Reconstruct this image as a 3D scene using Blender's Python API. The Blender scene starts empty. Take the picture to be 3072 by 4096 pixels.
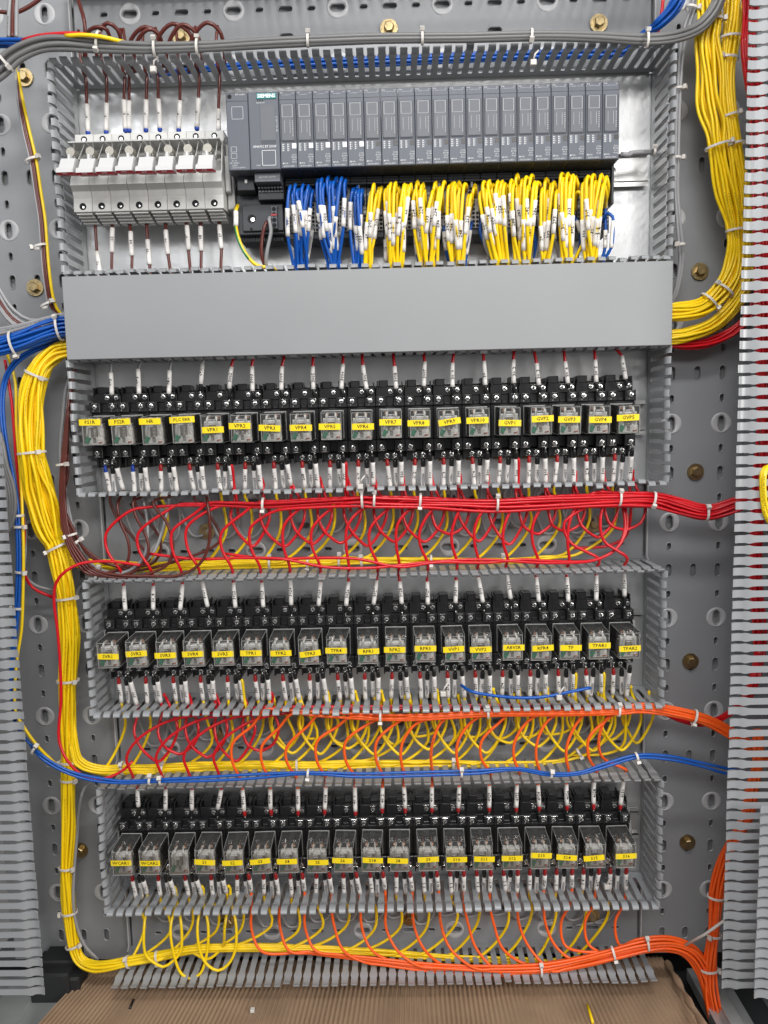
import bpy, math, random
from mathutils import Vector, Matrix, geometry
random.seed(7)
R = random.uniform
S = 0.000925                      # one drawing unit (about a millimetre) in metres
D = 842.0                         # camera distance from the mounting plate, in units
scene = bpy.context.scene
col = scene.collection

# ---------------------------------------------------------------- camera
FPX, CX, CY = 3050.0, 1536.0, 2048.0
ey = Vector((43, -340, 3050)).normalized()
ex = Vector((1, -0.021, 0)); ex.z = -(ex.x*ey.x + ex.y*ey.y)/ey.z; ex.normalize()
ez = ex.cross(ey)
cam_d = bpy.data.cameras.new('camera'); cam = bpy.data.objects.new('camera', cam_d); col.objects.link(cam)
cam_d.sensor_fit = 'VERTICAL'; cam_d.sensor_height = 36; cam_d.lens = FPX/4096*36
cam_d.clip_start = 0.01; cam_d.clip_end = 20
rx = Vector((ex.x, ey.x, ez.x)); ry = -Vector((ex.y, ey.y, ez.y)); rz = -Vector((ex.z, ey.z, ez.z))
m = Matrix((rx, ry, rz)).transposed().to_4x4()
m.translation = Vector((0, -D*S, 0)); cam.matrix_world = m
scene.camera = cam

# ---------------------------------------------------------------- light
w = bpy.data.worlds.new('World'); scene.world = w; w.use_nodes = True
nt = w.node_tree; bg = nt.nodes['Background']
tc = nt.nodes.new('ShaderNodeTexCoord'); sp = nt.nodes.new('ShaderNodeSeparateXYZ'); cr = nt.nodes.new('ShaderNodeValToRGB')
nt.links.new(tc.outputs['Generated'], sp.inputs[0]); mr = nt.nodes.new('ShaderNodeMapRange')
mr.inputs[1].default_value = -1; mr.inputs[2].default_value = 1
nt.links.new(sp.outputs[2], mr.inputs[0]); nt.links.new(mr.outputs[0], cr.inputs[0])
cr.color_ramp.elements[0].color = (.16, .15, .14, 1); cr.color_ramp.elements[1].color = (.85, .87, .9, 1)
nt.links.new(cr.outputs[0], bg.inputs[0]); bg.inputs[1].default_value = 0.50
def area(name, loc, target, sx, sy, power, color):
    l = bpy.data.lights.new(name, 'AREA'); l.shape = 'RECTANGLE'; l.size = sx; l.size_y = sy; l.energy = power; l.color = color
    o = bpy.data.objects.new(name, l); col.objects.link(o); o.location = loc
    o.rotation_euler = (Vector(target) - Vector(loc)).to_track_quat('-Z', 'Y').to_euler(); return o
area('ceiling_or_fill_lamp', (0.10, -0.95, 1.05), (0, 0, -0.05), 0.55, 0.12, 10.5, (1, .985, .96))
area('ceiling_or_fill_lamp', (-0.9, -1.6, 0.9), (0, 0, -0.1), 0.9, 0.3, 6, (.97, .985, 1))
area('ceiling_or_fill_lamp', (0.12, -1.35, 0.60), (0, 0, -0.2), 0.9, 0.2, 7, (1, .99, .975))  # added front fill above the camera, brightens the relay insides
area('ceiling_or_fill_lamp', (1.45, -1.35, 0.25), (0.05, 0, -0.2), 0.6, 0.6, 20, (1, .97, .93))  # added fill from the right front, not a ceiling fitting
scene.view_settings.view_transform = 'Standard'; scene.view_settings.look = 'None'
scene.view_settings.exposure = 0.0; scene.view_settings.gamma = 1
scene.render.engine = 'CYCLES'
scene.cycles.transparent_max_bounces = 24; scene.cycles.max_bounces = 8

# ---------------------------------------------------------------- pixel (of the 3072x4096 photo) + height above plate -> point in units
def P(px, py, h):
    d = Vector((px-CX, py-CY, FPX)); wv = Vector((d.dot(ex), d.dot(ey), d.dot(ez)))
    t = (D-h)/wv.y
    return Vector((wv.x*t, -h, wv.z*t))
# windows used when the photo was measured: name -> (x0, y0, scale)
WIN = dict(Z1=(0,0,.66305), Z2=(850,200,.54249), Z3=(1650,200,.54249), Z4=(2172,0,.54249), R1=(0,1000,.60277), R2=(1000,1350,.48222),
           R3=(1700,1350,.48222), R4=(2272,1050,.48222), S1=(0,1950,.60277), S2=(900,1950,.54249), S3=(1700,1950,.48222),
           S4=(2272,1950,.48222), T1=(0,2900,.66305), T2=(900,2750,.60277), T3=(1800,2750,.60277), T4=(1972,3100,.66305))
def Q(wn, x, y, h):
    a = WIN[wn]; return P(a[0]+x*a[2], a[1]+y*a[2], h)
def proj(v):   # unit point -> photo pixel
    d = v - Vector((0, -D, 0)); c = ex*d.x + ey*d.y + ez*d.z
    return CX + FPX*c.x/c.z, CY + FPX*c.y/c.z

# ---------------------------------------------------------------- materials
MATS = {}
def mat(name, base, rough=.5, metal=0, bump=0, bscale=300, var=0, vscale=40, coat=0, spec=.5):
    if name in MATS: return MATS[name]
    mt = bpy.data.materials.new(name); mt.use_nodes = True; n = mt.node_tree; b = n.nodes['Principled BSDF']
    b.inputs['Base Color'].default_value = (*base, 1); b.inputs['Roughness'].default_value = rough
    b.inputs['Metallic'].default_value = metal; b.inputs['Coat Weight'].default_value = coat; b.inputs['Specular IOR Level'].default_value = spec
    if var or bump:
        t = n.nodes.new('ShaderNodeTexCoord')
    if var:
        nz = n.nodes.new('ShaderNodeTexNoise'); nz.inputs['Scale'].default_value = vscale; nz.inputs['Detail'].default_value = 5
        n.links.new(t.outputs['Object'], nz.inputs['Vector'])
        rp = n.nodes.new('ShaderNodeValToRGB'); rp.color_ramp.elements[0].position = .3; rp.color_ramp.elements[1].position = .7
        rp.color_ramp.elements[0].color = (*[c*(1-var) for c in base], 1); rp.color_ramp.elements[1].color = (*[min(1, c*(1+var)) for c in base], 1)
        n.links.new(nz.outputs[0], rp.inputs[0]); n.links.new(rp.outputs[0], b.inputs['Base Color'])
        mr_ = n.nodes.new('ShaderNodeMapRange'); mr_.inputs[3].default_value = rough*.8; mr_.inputs[4].default_value = min(1, rough*1.2)
        n.links.new(nz.outputs[0], mr_.inputs[0]); n.links.new(mr_.outputs[0], b.inputs['Roughness'])
    if bump:
        nb = n.nodes.new('ShaderNodeTexNoise'); nb.inputs['Scale'].default_value = bscale; nb.inputs['Detail'].default_value = 3
        n.links.new(t.outputs['Object'], nb.inputs['Vector'])
        bp = n.nodes.new('ShaderNodeBump'); bp.inputs['Strength'].default_value = bump; bp.inputs['Distance'].default_value = .0006
        n.links.new(nb.outputs[0], bp.inputs['Height']); n.links.new(bp.outputs[0], b.inputs['Normal'])
    MATS[name] = mt; return mt
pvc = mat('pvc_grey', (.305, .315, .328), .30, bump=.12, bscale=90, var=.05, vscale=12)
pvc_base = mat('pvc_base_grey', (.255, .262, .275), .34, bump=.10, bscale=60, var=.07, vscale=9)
pvc_pale = mat('pvc_pale_ring', (.46, .46, .47), .4)
pvc_cover = mat('pvc_cover_grey', (.283, .289, .297), .40, bump=.06, bscale=30, var=.045, vscale=6)
black = mat('black_plastic', (.014, .014, .015), .33, bump=.1, bscale=400)
dark = mat('dark_hole', (.006, .006, .007), .8)
zinc = mat('zinc_screw', (.78, .78, .76), .22, metal=1, bump=.3, bscale=900)
brass = mat('passivated_zinc', (.44, .34, .18), .36, metal=1, bump=.2, bscale=500, var=.25, vscale=150)
copper = mat('copper', (.85, .42, .25), .35, metal=.8)
ivory = mat('ivory_plastic', (.60, .595, .575), .42, bump=.06, bscale=200, var=.03)
white_pl = mat('white_plastic', (.60, .60, .60), .4)
sleeve_m = mat('white_sleeve', (.80, .77, .74), .5, bump=.15, bscale=500, var=.03, vscale=200)
ink = mat('black_ink_and_recess', (.012, .012, .014), .5)
ink_w = mat('pale_ink', (.62, .63, .64), .5)
plc_m = mat('module_grey', (.088, .098, .122), .42, bump=.08, bscale=700, var=.03)
plc_side = mat('module_dark', (.030, .034, .042), .45)
plc_lab = mat('module_panel', (.105, .113, .132), .42)
term_gr = mat('terminal_grey', (.27, .27, .27), .45)
teal = mat('teal_badge', (.0, .23, .22), .4)
ledw = mat('white_square', (.9, .9, .9), .4)
ledb = mat('black_square', (.012, .01, .009), .25)
fer_b = mat('black_ferrule', (.012, .012, .013), .3)
fer_r = mat('red_ferrule', (.38, .012, .014), .35)
fer_bl = mat('blue_ferrule', (.01, .05, .35), .35)
stick = mat('yellow_sticker', (.93, .70, .012), .45)
green = mat('green_lamp', (.0, .30, .14), .3)
tan = mat('relay_frame', (.84, .82, .78), .4)
coilm = mat('relay_coil', (.26, .20, .16), .35)
relw = mat('relay_white', (.88, .86, .82), .35)
tie_m = mat('nylon', (.64, .61, .57), .4)
tie_m.node_tree.nodes['Principled BSDF'].inputs['Subsurface Weight'].default_value = .0
brandred = mat('red_print', (.35, .02, .03), .4)
clampm = mat('black_clamp', (.02, .021, .023), .5, bump=.2)
rail_m = mat('steel_rail', (.66, .655, .64), .33, metal=.85, bump=.1, bscale=80, var=.06, vscale=60)
frame_m = mat('frame_steel', (.46, .48, .47), .35, metal=.4, var=.12, vscale=20)
inner_m = mat('cabinet_paint', (.22, .225, .235), .5, var=.05)

def wire_mat(name, base, rough=.32, ink_on=True):
    mt = bpy.data.materials.new(name); mt.use_nodes = True; n = mt.node_tree; b = n.nodes['Principled BSDF']
    b.inputs['Roughness'].default_value = rough
    if ink_on:     # a row of small printed characters along the insulation
        uv = n.nodes.new('ShaderNodeUVMap'); s2 = n.nodes.new('ShaderNodeSeparateXYZ'); n.links.new(uv.outputs[0], s2.inputs[0])
        def mth(op, a, bb=None, v=None):
            x = n.nodes.new('ShaderNodeMath'); x.operation = op
            n.links.new(a, x.inputs[0])
            if bb is not None: n.links.new(bb, x.inputs[1])
            if v is not None: x.inputs[1].default_value = v
            return x.outputs[0]
        band = mth('LESS_THAN', mth('ABSOLUTE', mth('SUBTRACT', s2.outputs[1], v=.5)), v=.06)
        nz = n.nodes.new('ShaderNodeTexNoise'); nz.noise_dimensions = '2D'; nz.inputs['Scale'].default_value = 1.0; nz.inputs['Detail'].default_value = 0
        cb = n.nodes.new('ShaderNodeCombineXYZ'); n.links.new(mth('MULTIPLY', s2.outputs[0], v=1.1), cb.inputs[0]); n.links.new(mth('MULTIPLY', s2.outputs[1], v=14), cb.inputs[1])
        n.links.new(cb.outputs[0], nz.inputs['Vector'])
        ch = mth('GREATER_THAN', nz.outputs[0], v=.50)
        gap = mth('GREATER_THAN', mth('SINE', mth('MULTIPLY', s2.outputs[0], v=.034)), v=.72)
        f = mth('MULTIPLY', mth('MULTIPLY', band, ch), gap)
        f = mth('MULTIPLY', f, v=.7)
        mx = n.nodes.new('ShaderNodeMix'); mx.data_type = 'RGBA'
        n.links.new(f, mx.inputs[0]); mx.inputs[6].default_value = (*base, 1); mx.inputs[7].default_value = (.03, .025, .015, 1)
        n.links.new(mx.outputs[2], b.inputs['Base Color'])
    else: b.inputs['Base Color'].default_value = (*base, 1)
    MATS[name] = mt; return mt
WC = dict(yellow=wire_mat('yellow_insulation', (.95, .655, .006)), red=wire_mat('red_insulation', (.60, .006, .014), .28, False),
          blue=wire_mat('blue_insulation', (.004, .085, .40), .32, False), orange=wire_mat('orange_insulation', (.90, .115, .012)),
          grey=wire_mat('grey_insulation', (.30, .30, .31)), brown=wire_mat('brown_insulation', (.105, .020, .014), .32, False),
          cable=wire_mat('cable_sheath', (.155, .155, .155), .42, False), earth=wire_mat('earth_yellow', (.86, .60, .01), .3, False),
          green=wire_mat('earth_green', (.01, .22, .04), .3, False), white=sleeve_m)

for nm_, bs_ in (('yellow', (.95, .655, .006)), ('orange', (.90, .115, .012)), ('grey', (.30, .30, .31))): WC[nm_+'_plain'] = wire_mat(nm_+'_plain_insulation', bs_, .34, False)
# thin clear plastic
clear = bpy.data.materials.new('clear_plastic'); clear.use_nodes = True; n = clear.node_tree; n.nodes.clear()
out = n.nodes.new('ShaderNodeOutputMaterial'); mix = n.nodes.new('ShaderNodeMixShader'); tr = n.nodes.new('ShaderNodeBsdfTransparent')
gl = n.nodes.new('ShaderNodeBsdfGlossy'); gl.inputs['Roughness'].default_value = .06; lw = n.nodes.new('ShaderNodeFresnel'); lw.inputs[0].default_value = 1.5
df = n.nodes.new('ShaderNodeBsdfDiffuse'); df.inputs[0].default_value = (.7, .7, .68, 1); ad = n.nodes.new('ShaderNodeMixShader'); ad.inputs[0].default_value = .06
mu = n.nodes.new('ShaderNodeMath'); mu.operation = 'MULTIPLY_ADD'; mu.inputs[1].default_value = 1.1; mu.inputs[2].default_value = .02
tr.inputs[0].default_value = (.93, .93, .92, 1)
n.links.new(lw.outputs[0], mu.inputs[0]); n.links.new(mu.outputs[0], mix.inputs[0]); n.links.new(tr.outputs[0], ad.inputs[1]); n.links.new(df.outputs[0], ad.inputs[2])
n.links.new(ad.outputs[0], mix.inputs[1]); n.links.new(gl.outputs[0], mix.inputs[2]); n.links.new(mix.outputs[0], out.inputs[0])
edge_m = mat('clear_edge', (.42, .42, .41), .2)

# galvanised sheet
galv = bpy.data.materials.new('galvanised_steel'); galv.use_nodes = True; n = galv.node_tree; b = n.nodes['Principled BSDF']
t = n.nodes.new('ShaderNodeTexCoord'); vo = n.nodes.new('ShaderNodeTexVoronoi'); vo.inputs['Scale'].default_value = 120
nz = n.nodes.new('ShaderNodeTexNoise'); nz.inputs['Scale'].default_value = 9; nz.inputs['Detail'].default_value = 6
n2 = n.nodes.new('ShaderNodeTexNoise'); n2.inputs['Scale'].default_value = 260; n2.inputs['Detail'].default_value = 4
for q in (vo, nz, n2): n.links.new(t.outputs['Object'], q.inputs['Vector'])
rp = n.nodes.new('ShaderNodeMix'); rp.data_type = 'RGBA'; rp.inputs[6].default_value = (.58, .59, .60, 1); rp.inputs[7].default_value = (.78, .78, .78, 1)
n.links.new(nz.outputs[0], rp.inputs[0]); n.links.new(rp.outputs[2], b.inputs['Base Color'])
m1 = n.nodes.new('ShaderNodeMapRange'); m1.inputs[3].default_value = .27; m1.inputs[4].default_value = .40
n.links.new(vo.outputs['Distance'], m1.inputs[0]); n.links.new(m1.outputs[0], b.inputs['Roughness']); m1.inputs[2].default_value = .8
b.inputs['Metallic'].default_value = .72
bp = n.nodes.new('ShaderNodeBump'); bp.inputs['Strength'].default_value = .25; bp.inputs['Distance'].default_value = .0005
n.links.new(n2.outputs[0], bp.inputs['Height']); n.links.new(bp.outputs[0], b.inputs['Normal'])

# ---------------------------------------------------------------- mesh builder (units)
class MB:
    def __init__(s): s.v = []; s.f = []; s.m = []; s.s = []; s.uv = []; s.mats = []
    def mi(s, mt):
        if mt not in s.mats: s.mats.append(mt)
        return s.mats.index(mt)
    def add(s, vs, fs, mt, smooth=False, uvs=None):
        o = len(s.v); s.v += [tuple(x) for x in vs]; k = s.mi(mt)
        for i, f in enumerate(fs):
            s.f.append([o+j for j in f]); s.m.append(k); s.s.append(smooth)
            s.uv.append(uvs[i] if uvs else None)
        return s
    def box(s, x0, x1, z0, z1, h0, h1, mt, c=0, M=None):
        """box from height h0 to h1 over the plate, front edges chamfered by c"""
        a = [(x0, -h0, z0), (x1, -h0, z0), (x1, -h0, z1), (x0, -h0, z1)]
        if c > 0:
            a += [(x0, -(h1-c), z0), (x1, -(h1-c), z0), (x1, -(h1-c), z1), (x0, -(h1-c), z1)]
            a += [(x0+c, -h1, z0+c), (x1-c, -h1, z0+c), (x1-c, -h1, z1-c), (x0+c, -h1, z1-c)]
            fs = [(0, 3, 2, 1), (8, 9, 10, 11)]
            for L in (0, 4):
                for i in range(4): j = (i+1) % 4; fs.append((L+i, L+j, L+4+j, L+4+i))
        else:
            a += [(x0, -h1, z0), (x1, -h1, z0), (x1, -h1, z1), (x0, -h1, z1)]
            fs = [(0, 3, 2, 1), (4, 5, 6, 7)] + [(i, (i+1) % 4, 4+(i+1) % 4, 4+i) for i in range(4)]
        a = [Vector(q) for q in a]
        if M is not None: a = [M @ q for q in a]
        return s.add(a, fs, mt)
    def prism(s, poly, x0, x1, mt):   # polygon of (z,h) extruded along x
        k = len(poly); a = [(x0, -h, z) for z, h in poly] + [(x1, -h, z) for z, h in poly]
        s.add(a, [tuple(range(k)), tuple(range(2*k-1, k-1, -1))] + [(i, k+i, k+(i+1) % k, (i+1) % k) for i in range(k)], mt)
        return s
    def tube(s, pts, r, mt, n=8, caps=True, radii=None):
        pts = [Vector(p) for p in pts]; N = len(pts)
        T = [(pts[min(i+1, N-1)] - pts[max(i-1, 0)]).normalized() for i in range(N)]
        u = T[0].cross(Vector((0, 1, 0)))
        if u.length < .05: u = T[0].cross(Vector((1, 0, 0)))
        u.normalize(); vs = []; L = 0; Ls = []
        for i in range(N):
            u = (u - T[i]*u.dot(T[i])); 
            if u.length < 1e-6: u = T[i].orthogonal()
            u.normalize(); w_ = T[i].cross(u); rr = radii[i] if radii else r
            if i: L += (pts[i]-pts[i-1]).length
            Ls.append(L)
            for k in range(n):
                a = 2*math.pi*k/n
                # v = .5 faces the viewer (-Y)
                vs.append(pts[i] + (u*math.cos(a) + w_*math.sin(a))*rr)
        # which k faces the viewer on the first ring -> start of v
        best = min(range(n), key=lambda k: (vs[(N//2)*n+k]).y)
        fs = []; uvs = []
        for i in range(N-1):
            for k in range(n):
                k2 = (k+1) % n
                fs.append((i*n+k, i*n+k2, (i+1)*n+k2, (i+1)*n+k))
                va = ((k-best+n//2) % n)/n; vb = va+1/n
                uvs.append(((Ls[i], va), (Ls[i], vb), (Ls[i+1], vb), (Ls[i+1], va)))
        s.add(vs, fs, mt, True, uvs)
        if caps:
            o = len(s.v) - len(vs)
            s.f.append([o+k for k in range(n-1, -1, -1)]); s.f.append([o+(N-1)*n+k for k in range(n)])
            for _ in range(2): s.m.append(s.mi(mt)); s.s.append(False); s.uv.append(None)
        return s
    def disc(s, c, r, h, mt, n=14, up=1.0, M=None):  # short cylinder standing on c towards the viewer
        a = []
        for q in (0, 1):
            for k in range(n): an = 2*math.pi*k/n; a.append(Vector((c[0]+r*math.cos(an), c[1]-(h if q else 0), c[2]+r*math.sin(an))))
        if M is not None: a = [M @ q for q in a]
        return s.add(a, [tuple(range(n, 2*n))] + [(k, (k+1) % n, n+(k+1) % n, n+k) for k in range(n)], mt)
    def build(s, name, parent=None, origin=None, link=True, local=False):
        me = bpy.data.meshes.new(name)
        o0 = Vector(origin) if origin is not None else Vector((0, 0, 0))
        me.from_pydata([((a[0]-o0.x)*S, (a[1]-o0.y)*S, (a[2]-o0.z)*S) for a in s.v], [], s.f)
        for mt in s.mats: me.materials.append(mt)
        me.polygons.foreach_set('material_index', s.m); me.polygons.foreach_set('use_smooth', s.s)
        if any(u for u in s.uv):
            ul = me.uv_layers.new(name='UVMap'); dat = []
            for f, u in zip(s.f, s.uv):
                dat += [c for q in (u if u else [(0, 0)]*len(f)) for c in q]
            ul.data.foreach_set('uv', dat)
        me.update()
        o = bpy.data.objects.new(name, me)
        if link: col.objects.link(o)
        o.location = o0*S
        if parent:
            o.parent = parent
            if not local: o.location = o0*S - parent.location
        return o
def tag(o, label=None, cat=None, group=None, kind=None):
    if label: o['label'] = label
    if cat: o['category'] = cat
    if group: o['group'] = group
    if kind: o['kind'] = kind
    return o
def empty(name, loc, label, cat, group=None, rot=None):
    o = bpy.data.objects.new(name, None); col.objects.link(o); o.location = Vector(loc)*S; o.empty_display_size = .005
    if rot: o.rotation_euler = rot
    return tag(o, label, cat, group)
def inst(src, parent, loc=None, rot=None):
    c = src.copy(); col.objects.link(c); c.parent = parent
    if loc is not None: c.location = Vector(loc)*S
    if rot is not None: c.rotation_euler = rot
    return c
def cr(pts, step=4.0, closed=False):   # centripetal-ish Catmull-Rom resampled
    pts = [Vector(p) for p in pts]
    q = [pts[0]]
    for p in pts[1:]:
        if (p-q[-1]).length > .3: q.append(p)
    pts = q
    if len(pts) < 3: 
        n_ = max(2, int((pts[1]-pts[0]).length/step)); return [pts[0].lerp(pts[1], i/n_) for i in range(n_+1)]
    E = [pts[0]*2-pts[1]] + pts + [pts[-1]*2-pts[-2]]; out = []
    for i in range(1, len(E)-2):
        p0, p1, p2, p3 = E[i-1:i+3]; d = (p2-p1).length; k = max(2, int(d/step))
        d0 = max((p1-p0).length, .1)**.5; d1 = max(d, .1)**.5; d2 = max((p3-p2).length, .1)**.5
        m1 = ((p1-p0)/d0 - (p2-p0)/(d0+d1) + (p2-p1)/d1)*d1
        m2 = ((p2-p1)/d1 - (p3-p1)/(d1+d2) + (p3-p2)/d2)*d1
        for j in range(k):
            t_ = j/k; t2 = t_*t_; t3 = t2*t_
            out.append(p1*(2*t3-3*t2+1) + m1*(t3-2*t2+t_) + p2*(-2*t3+3*t2) + m2*(t3-t2))
    out.append(pts[-1]); return out

# ---------------------------------------------------------------- lettering
_tc = {}
def glyphs(txt, bold=0.0):
    k = (txt, bold)
    if k not in _tc:
        c = bpy.data.curves.new('lettering', 'FONT'); c.body = txt; c.size = 1; c.align_x = 'CENTER'; c.align_y = 'CENTER'
        c.resolution_u = 1; c.offset = bold; c.fill_mode = 'FRONT'
        o = bpy.data.objects.new('lettering', c); me = bpy.data.meshes.new_from_object(o)
        _tc[k] = ([v.co.copy() for v in me.vertices], [tuple(p.vertices) for p in me.polygons])
        bpy.data.objects.remove(o); bpy.data.meshes.remove(me); bpy.data.curves.remove(c)
    return _tc[k]
def text(mb, txt, c, xdir, ydir, size, mt, bold=0.0, bend=None, xs=1.0):
    vs, fs = glyphs(txt, bold); xd = Vector(xdir).normalized(); yd = Vector(ydir).normalized(); nd = xd.cross(yd)
    out = []
    for v in vs:
        u, q = v.x*size*xs, v.y*size
        d = 0
        if bend: d = bend - math.sqrt(max(bend*bend-q*q, .01))
        out.append(Vector(c) + xd*u + yd*q - nd*d)
    mb.add(out, fs, mt)

# ================================================================ STRUCTURE
XL, XR = -327.0, 275.0          # inner walls of the two vertical ducts
Z0T, ZA_T, ZA_B, ZB_T, ZB_B, ZC_T, ZC_B, ZD_T, ZD_B = 360, 158, 76, -64, -151, -298, -376, -522, -606
H = 70.0
zfloor = P(1536, 3862, 0).z
mb = MB()
for za_, zb_ in ((ZA_T-2, Z0T+2), (ZB_T-2, ZA_B+2), (ZC_T-2, ZB_B+2), (ZD_T-2, ZC_B+2)): mb.box(XL-2, XR+2, za_, zb_, -3, 0, galv)
tag(mb.build('mounting_plate'), kind='structure')
mb = MB(); mb.box(-470, 430, zfloor+10, 640, -8, -5, MATS.get('x') or mat('slot_backing_grey', (.30, .305, .315), .45)); tag(mb.build('slot_backing'), kind='structure')  # added panel, set back so the duct slots look dark inside
mb = MB()
mb.box(-640, 600, zfloor-30, 760, -60, -57, inner_m)
mb.box(-560, -556, zfloor-30, 760, -57, 160, inner_m); mb.box(520, 524, zfloor-30, 760, -57, 160, inner_m)
tag(mb.build('cabinet_wall'), kind='structure')
mb = MB(); mb.box(-640, 620, zfloor-34, zfloor-30, -57, 420, clampm)
tag(mb.build('cabinet_floor'), kind='structure')

def slot_loop(x, z, L, Wd, vertical=True, n=6):
    pts = []
    r = Wd/2; e = L/2-r
    for s_, a0 in ((1, 0), (-1, math.pi)):
        for k in range(n+1):
            a = a0 + math.pi*k/n
            pts.append((r*math.cos(a), s_*e + r*math.sin(a)))
    if not vertical: pts = [(b, -a) for a, b in pts]
    return [(x+a, z+b) for a, b in pts]
def perforated(x0, x1, z0, z1, slots, rings, h0=.4, h1=2.4):
    mb = MB()
    outer = [(x0, z0), (x1, z0), (x1, z1), (x0, z1)]
    loops = [outer] + [list(reversed(s)) for s in slots]
    allp = [p for l in loops for p in l]
    tess = geometry.tessellate_polygon([[Vector((p[0], p[1], 0)) for p in l] for l in loops])
    vs = [(p[0], -h1, p[1]) for p in allp]
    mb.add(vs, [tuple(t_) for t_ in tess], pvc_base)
    for l in loops:
        k = len(l); a = [(p[0], -h1, p[1]) for p in l] + [(p[0], -h0, p[1]) for p in l]
        mb.add(a, [(i, (i+1) % k, k+(i+1) % k, k+i) for i in range(k)], pvc_pale if l is not outer else pvc_base)
    # thin bright lip pressed up round every slot
    for l in slots:
        k = len(l); c = Vector((sum(p[0] for p in l)/k, sum(p[1] for p in l)/k)); a = []
        for sc, hh in ((0, .02), (.25, .45), (.75, .45), (1.1, .02)):
            for p in l:
                d = Vector(p)-c; dd = d.normalized()*sc
                a.append((p[0]+dd.x, -h1-hh, p[1]+dd.y))
        mb.add(a, [(j*k+i, j*k+(i+1) % k, (j+1)*k+(i+1) % k, (j+1)*k+i) for j in range(3) for i in range(k)], pvc_base, True)
    for (x, z, ver) in rings:
        n = 28; l = []
        sl = slot_loop(x, z, 15.5, 6.6, ver)
        a = []
        for k in range(n):
            an = 2*math.pi*k/n; cx_, cz_ = math.cos(an), math.sin(an)
            if ver: ri = 1/math.sqrt((cx_/4.7)**2 + (cz_/9.0)**2)
            else: ri = 1/math.sqrt((cx_/9.0)**2 + (cz_/4.7)**2)
            for rr, hh in ((ri, .03), (max(ri, 6.6), .5), (9.6, 1.0), (10.6, .7), (11.2, .02)):
                rr = max(rr, ri)
                a.append((x+cx_*rr, -h1-hh, z+cz_*rr))
        mb.add(a, [(k*5+j, k*5+j+1, ((k+1) % n)*5+j+1, ((k+1) % n)*5+j) for k in range(n) for j in range(4)], pvc_pale, True)
    return mb

def wall(A, B, nrm, n, H=70.0, root=.17, out=1, jit=.6, h0=2.4, seed=0, skip=(), mt=pvc, hdir=None):
    """fingered wall between root points A and B; nrm points to the side the lips curl to"""
    rr = random.Random(seed); A = Vector(A); B = Vector(B); d = (B-A)/n; L = d.length; t_ = d.normalized(); nr = Vector(nrm).normalized()
    up = Vector((0, -1, 0)) if hdir is None else Vector(hdir).normalized()
    mb = MB(); th = 1.1
    # solid band at the root
    a = []
    for s_ in (-1, 1):
        for e, hh in ((0, h0), (n, h0), (n, H*root), (0, H*root)): a.append(A + d*e + nr*th*s_*.5 + up*hh)
    mb.add(a, [(0, 1, 2, 3), (7, 6, 5, 4), (0, 4, 5, 1), (1, 5, 6, 2), (2, 6, 7, 3), (3, 7, 4, 0)], mt)
    #        height  width offset thick
    prof = [(root-.012, .68, 0, 1.1), (root+.04, .60, 0, 1.1), (.62, .60, 0, 1.1), (.70, .64, 0, 1.1), (.765, .82, .2, 1.2), (.80, .82, .9, 1.4), (.83, .70, 1.8, 2.0), (.87, .69, 2.5, 2.6), (.93, .69, 2.6, 2.9), (.97, .69, 1.8, 2.9), (.99, .68, .9, 2.4), (1.0, .66, .2, 1.2)]
    for i in range(n):
        if i in skip: continue
        lean = rr.gauss(0, jit); sh = rr.gauss(0, jit*.35); tw = rr.gauss(0, jit*.25)
        if rr.random() < .04: lean += rr.choice((-1, 1))*2.2
        c = A + d*(i+.5); vs = []
        for (hf, wf, of, tk) in prof:
            k = max(0, (hf-root)/(1-root)); k2 = k*k
            cc = c + up*(H*hf) + nr*(of*out + lean*k2) + t_*(sh*k2)
            hw = wf*L/2
            for sx, sn in ((-1, -1), (1, -1), (1, 1), (-1, 1)):
                vs.append(cc + t_*(sx*(hw-(.18 if sn*out > 0 else 0))) + nr*(sn*tk/2) + nr*(sx*tw*k2*.5))
        m_ = len(prof)
        fs = [((m_-1)*4, (m_-1)*4+1, (m_-1)*4+2, (m_-1)*4+3)] + [(j*4+k, j*4+(k+1) % 4, (j+1)*4+(k+1) % 4, (j+1)*4+k) for j in range(m_-1) for k in (1, 3)]
        mb.add(vs, fs, mt, False)
        for k in (0, 2):      # broad faces get their own vertices so that they stay flat across and smooth along
            v2 = [vs[j*4+q] for j in range(m_) for q in (k, (k+1) % 4)]
            mb.add(v2, [(j*2, j*2+1, j*2+3, j*2+2) for j in range(m_-1)], mt, True)
    return mb

RP = 108.0
def vertical_slots(x0, x1, cols, mid, zs0, zs1, anchor):
    sl = []; rg = []; k = -14
    for k in range(-30, 30):
        z = anchor + k*RP/4
        if not (zs0+12 < z < zs1-12): continue
        ty = k % 4
        for x in cols:
            if ty == 0: sl.append(slot_loop(x, z, 15.5, 6.6)); rg.append((x, z, True))
            elif ty == 2: sl.append(slot_loop(x, z, 14.5, 6.4))
            else: sl.append(slot_loop(x, z, 8.0, 4.4))
        if ty == 2: sl.append(slot_loop(mid, z, 14.5, 6.4))
    return sl, rg
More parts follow.
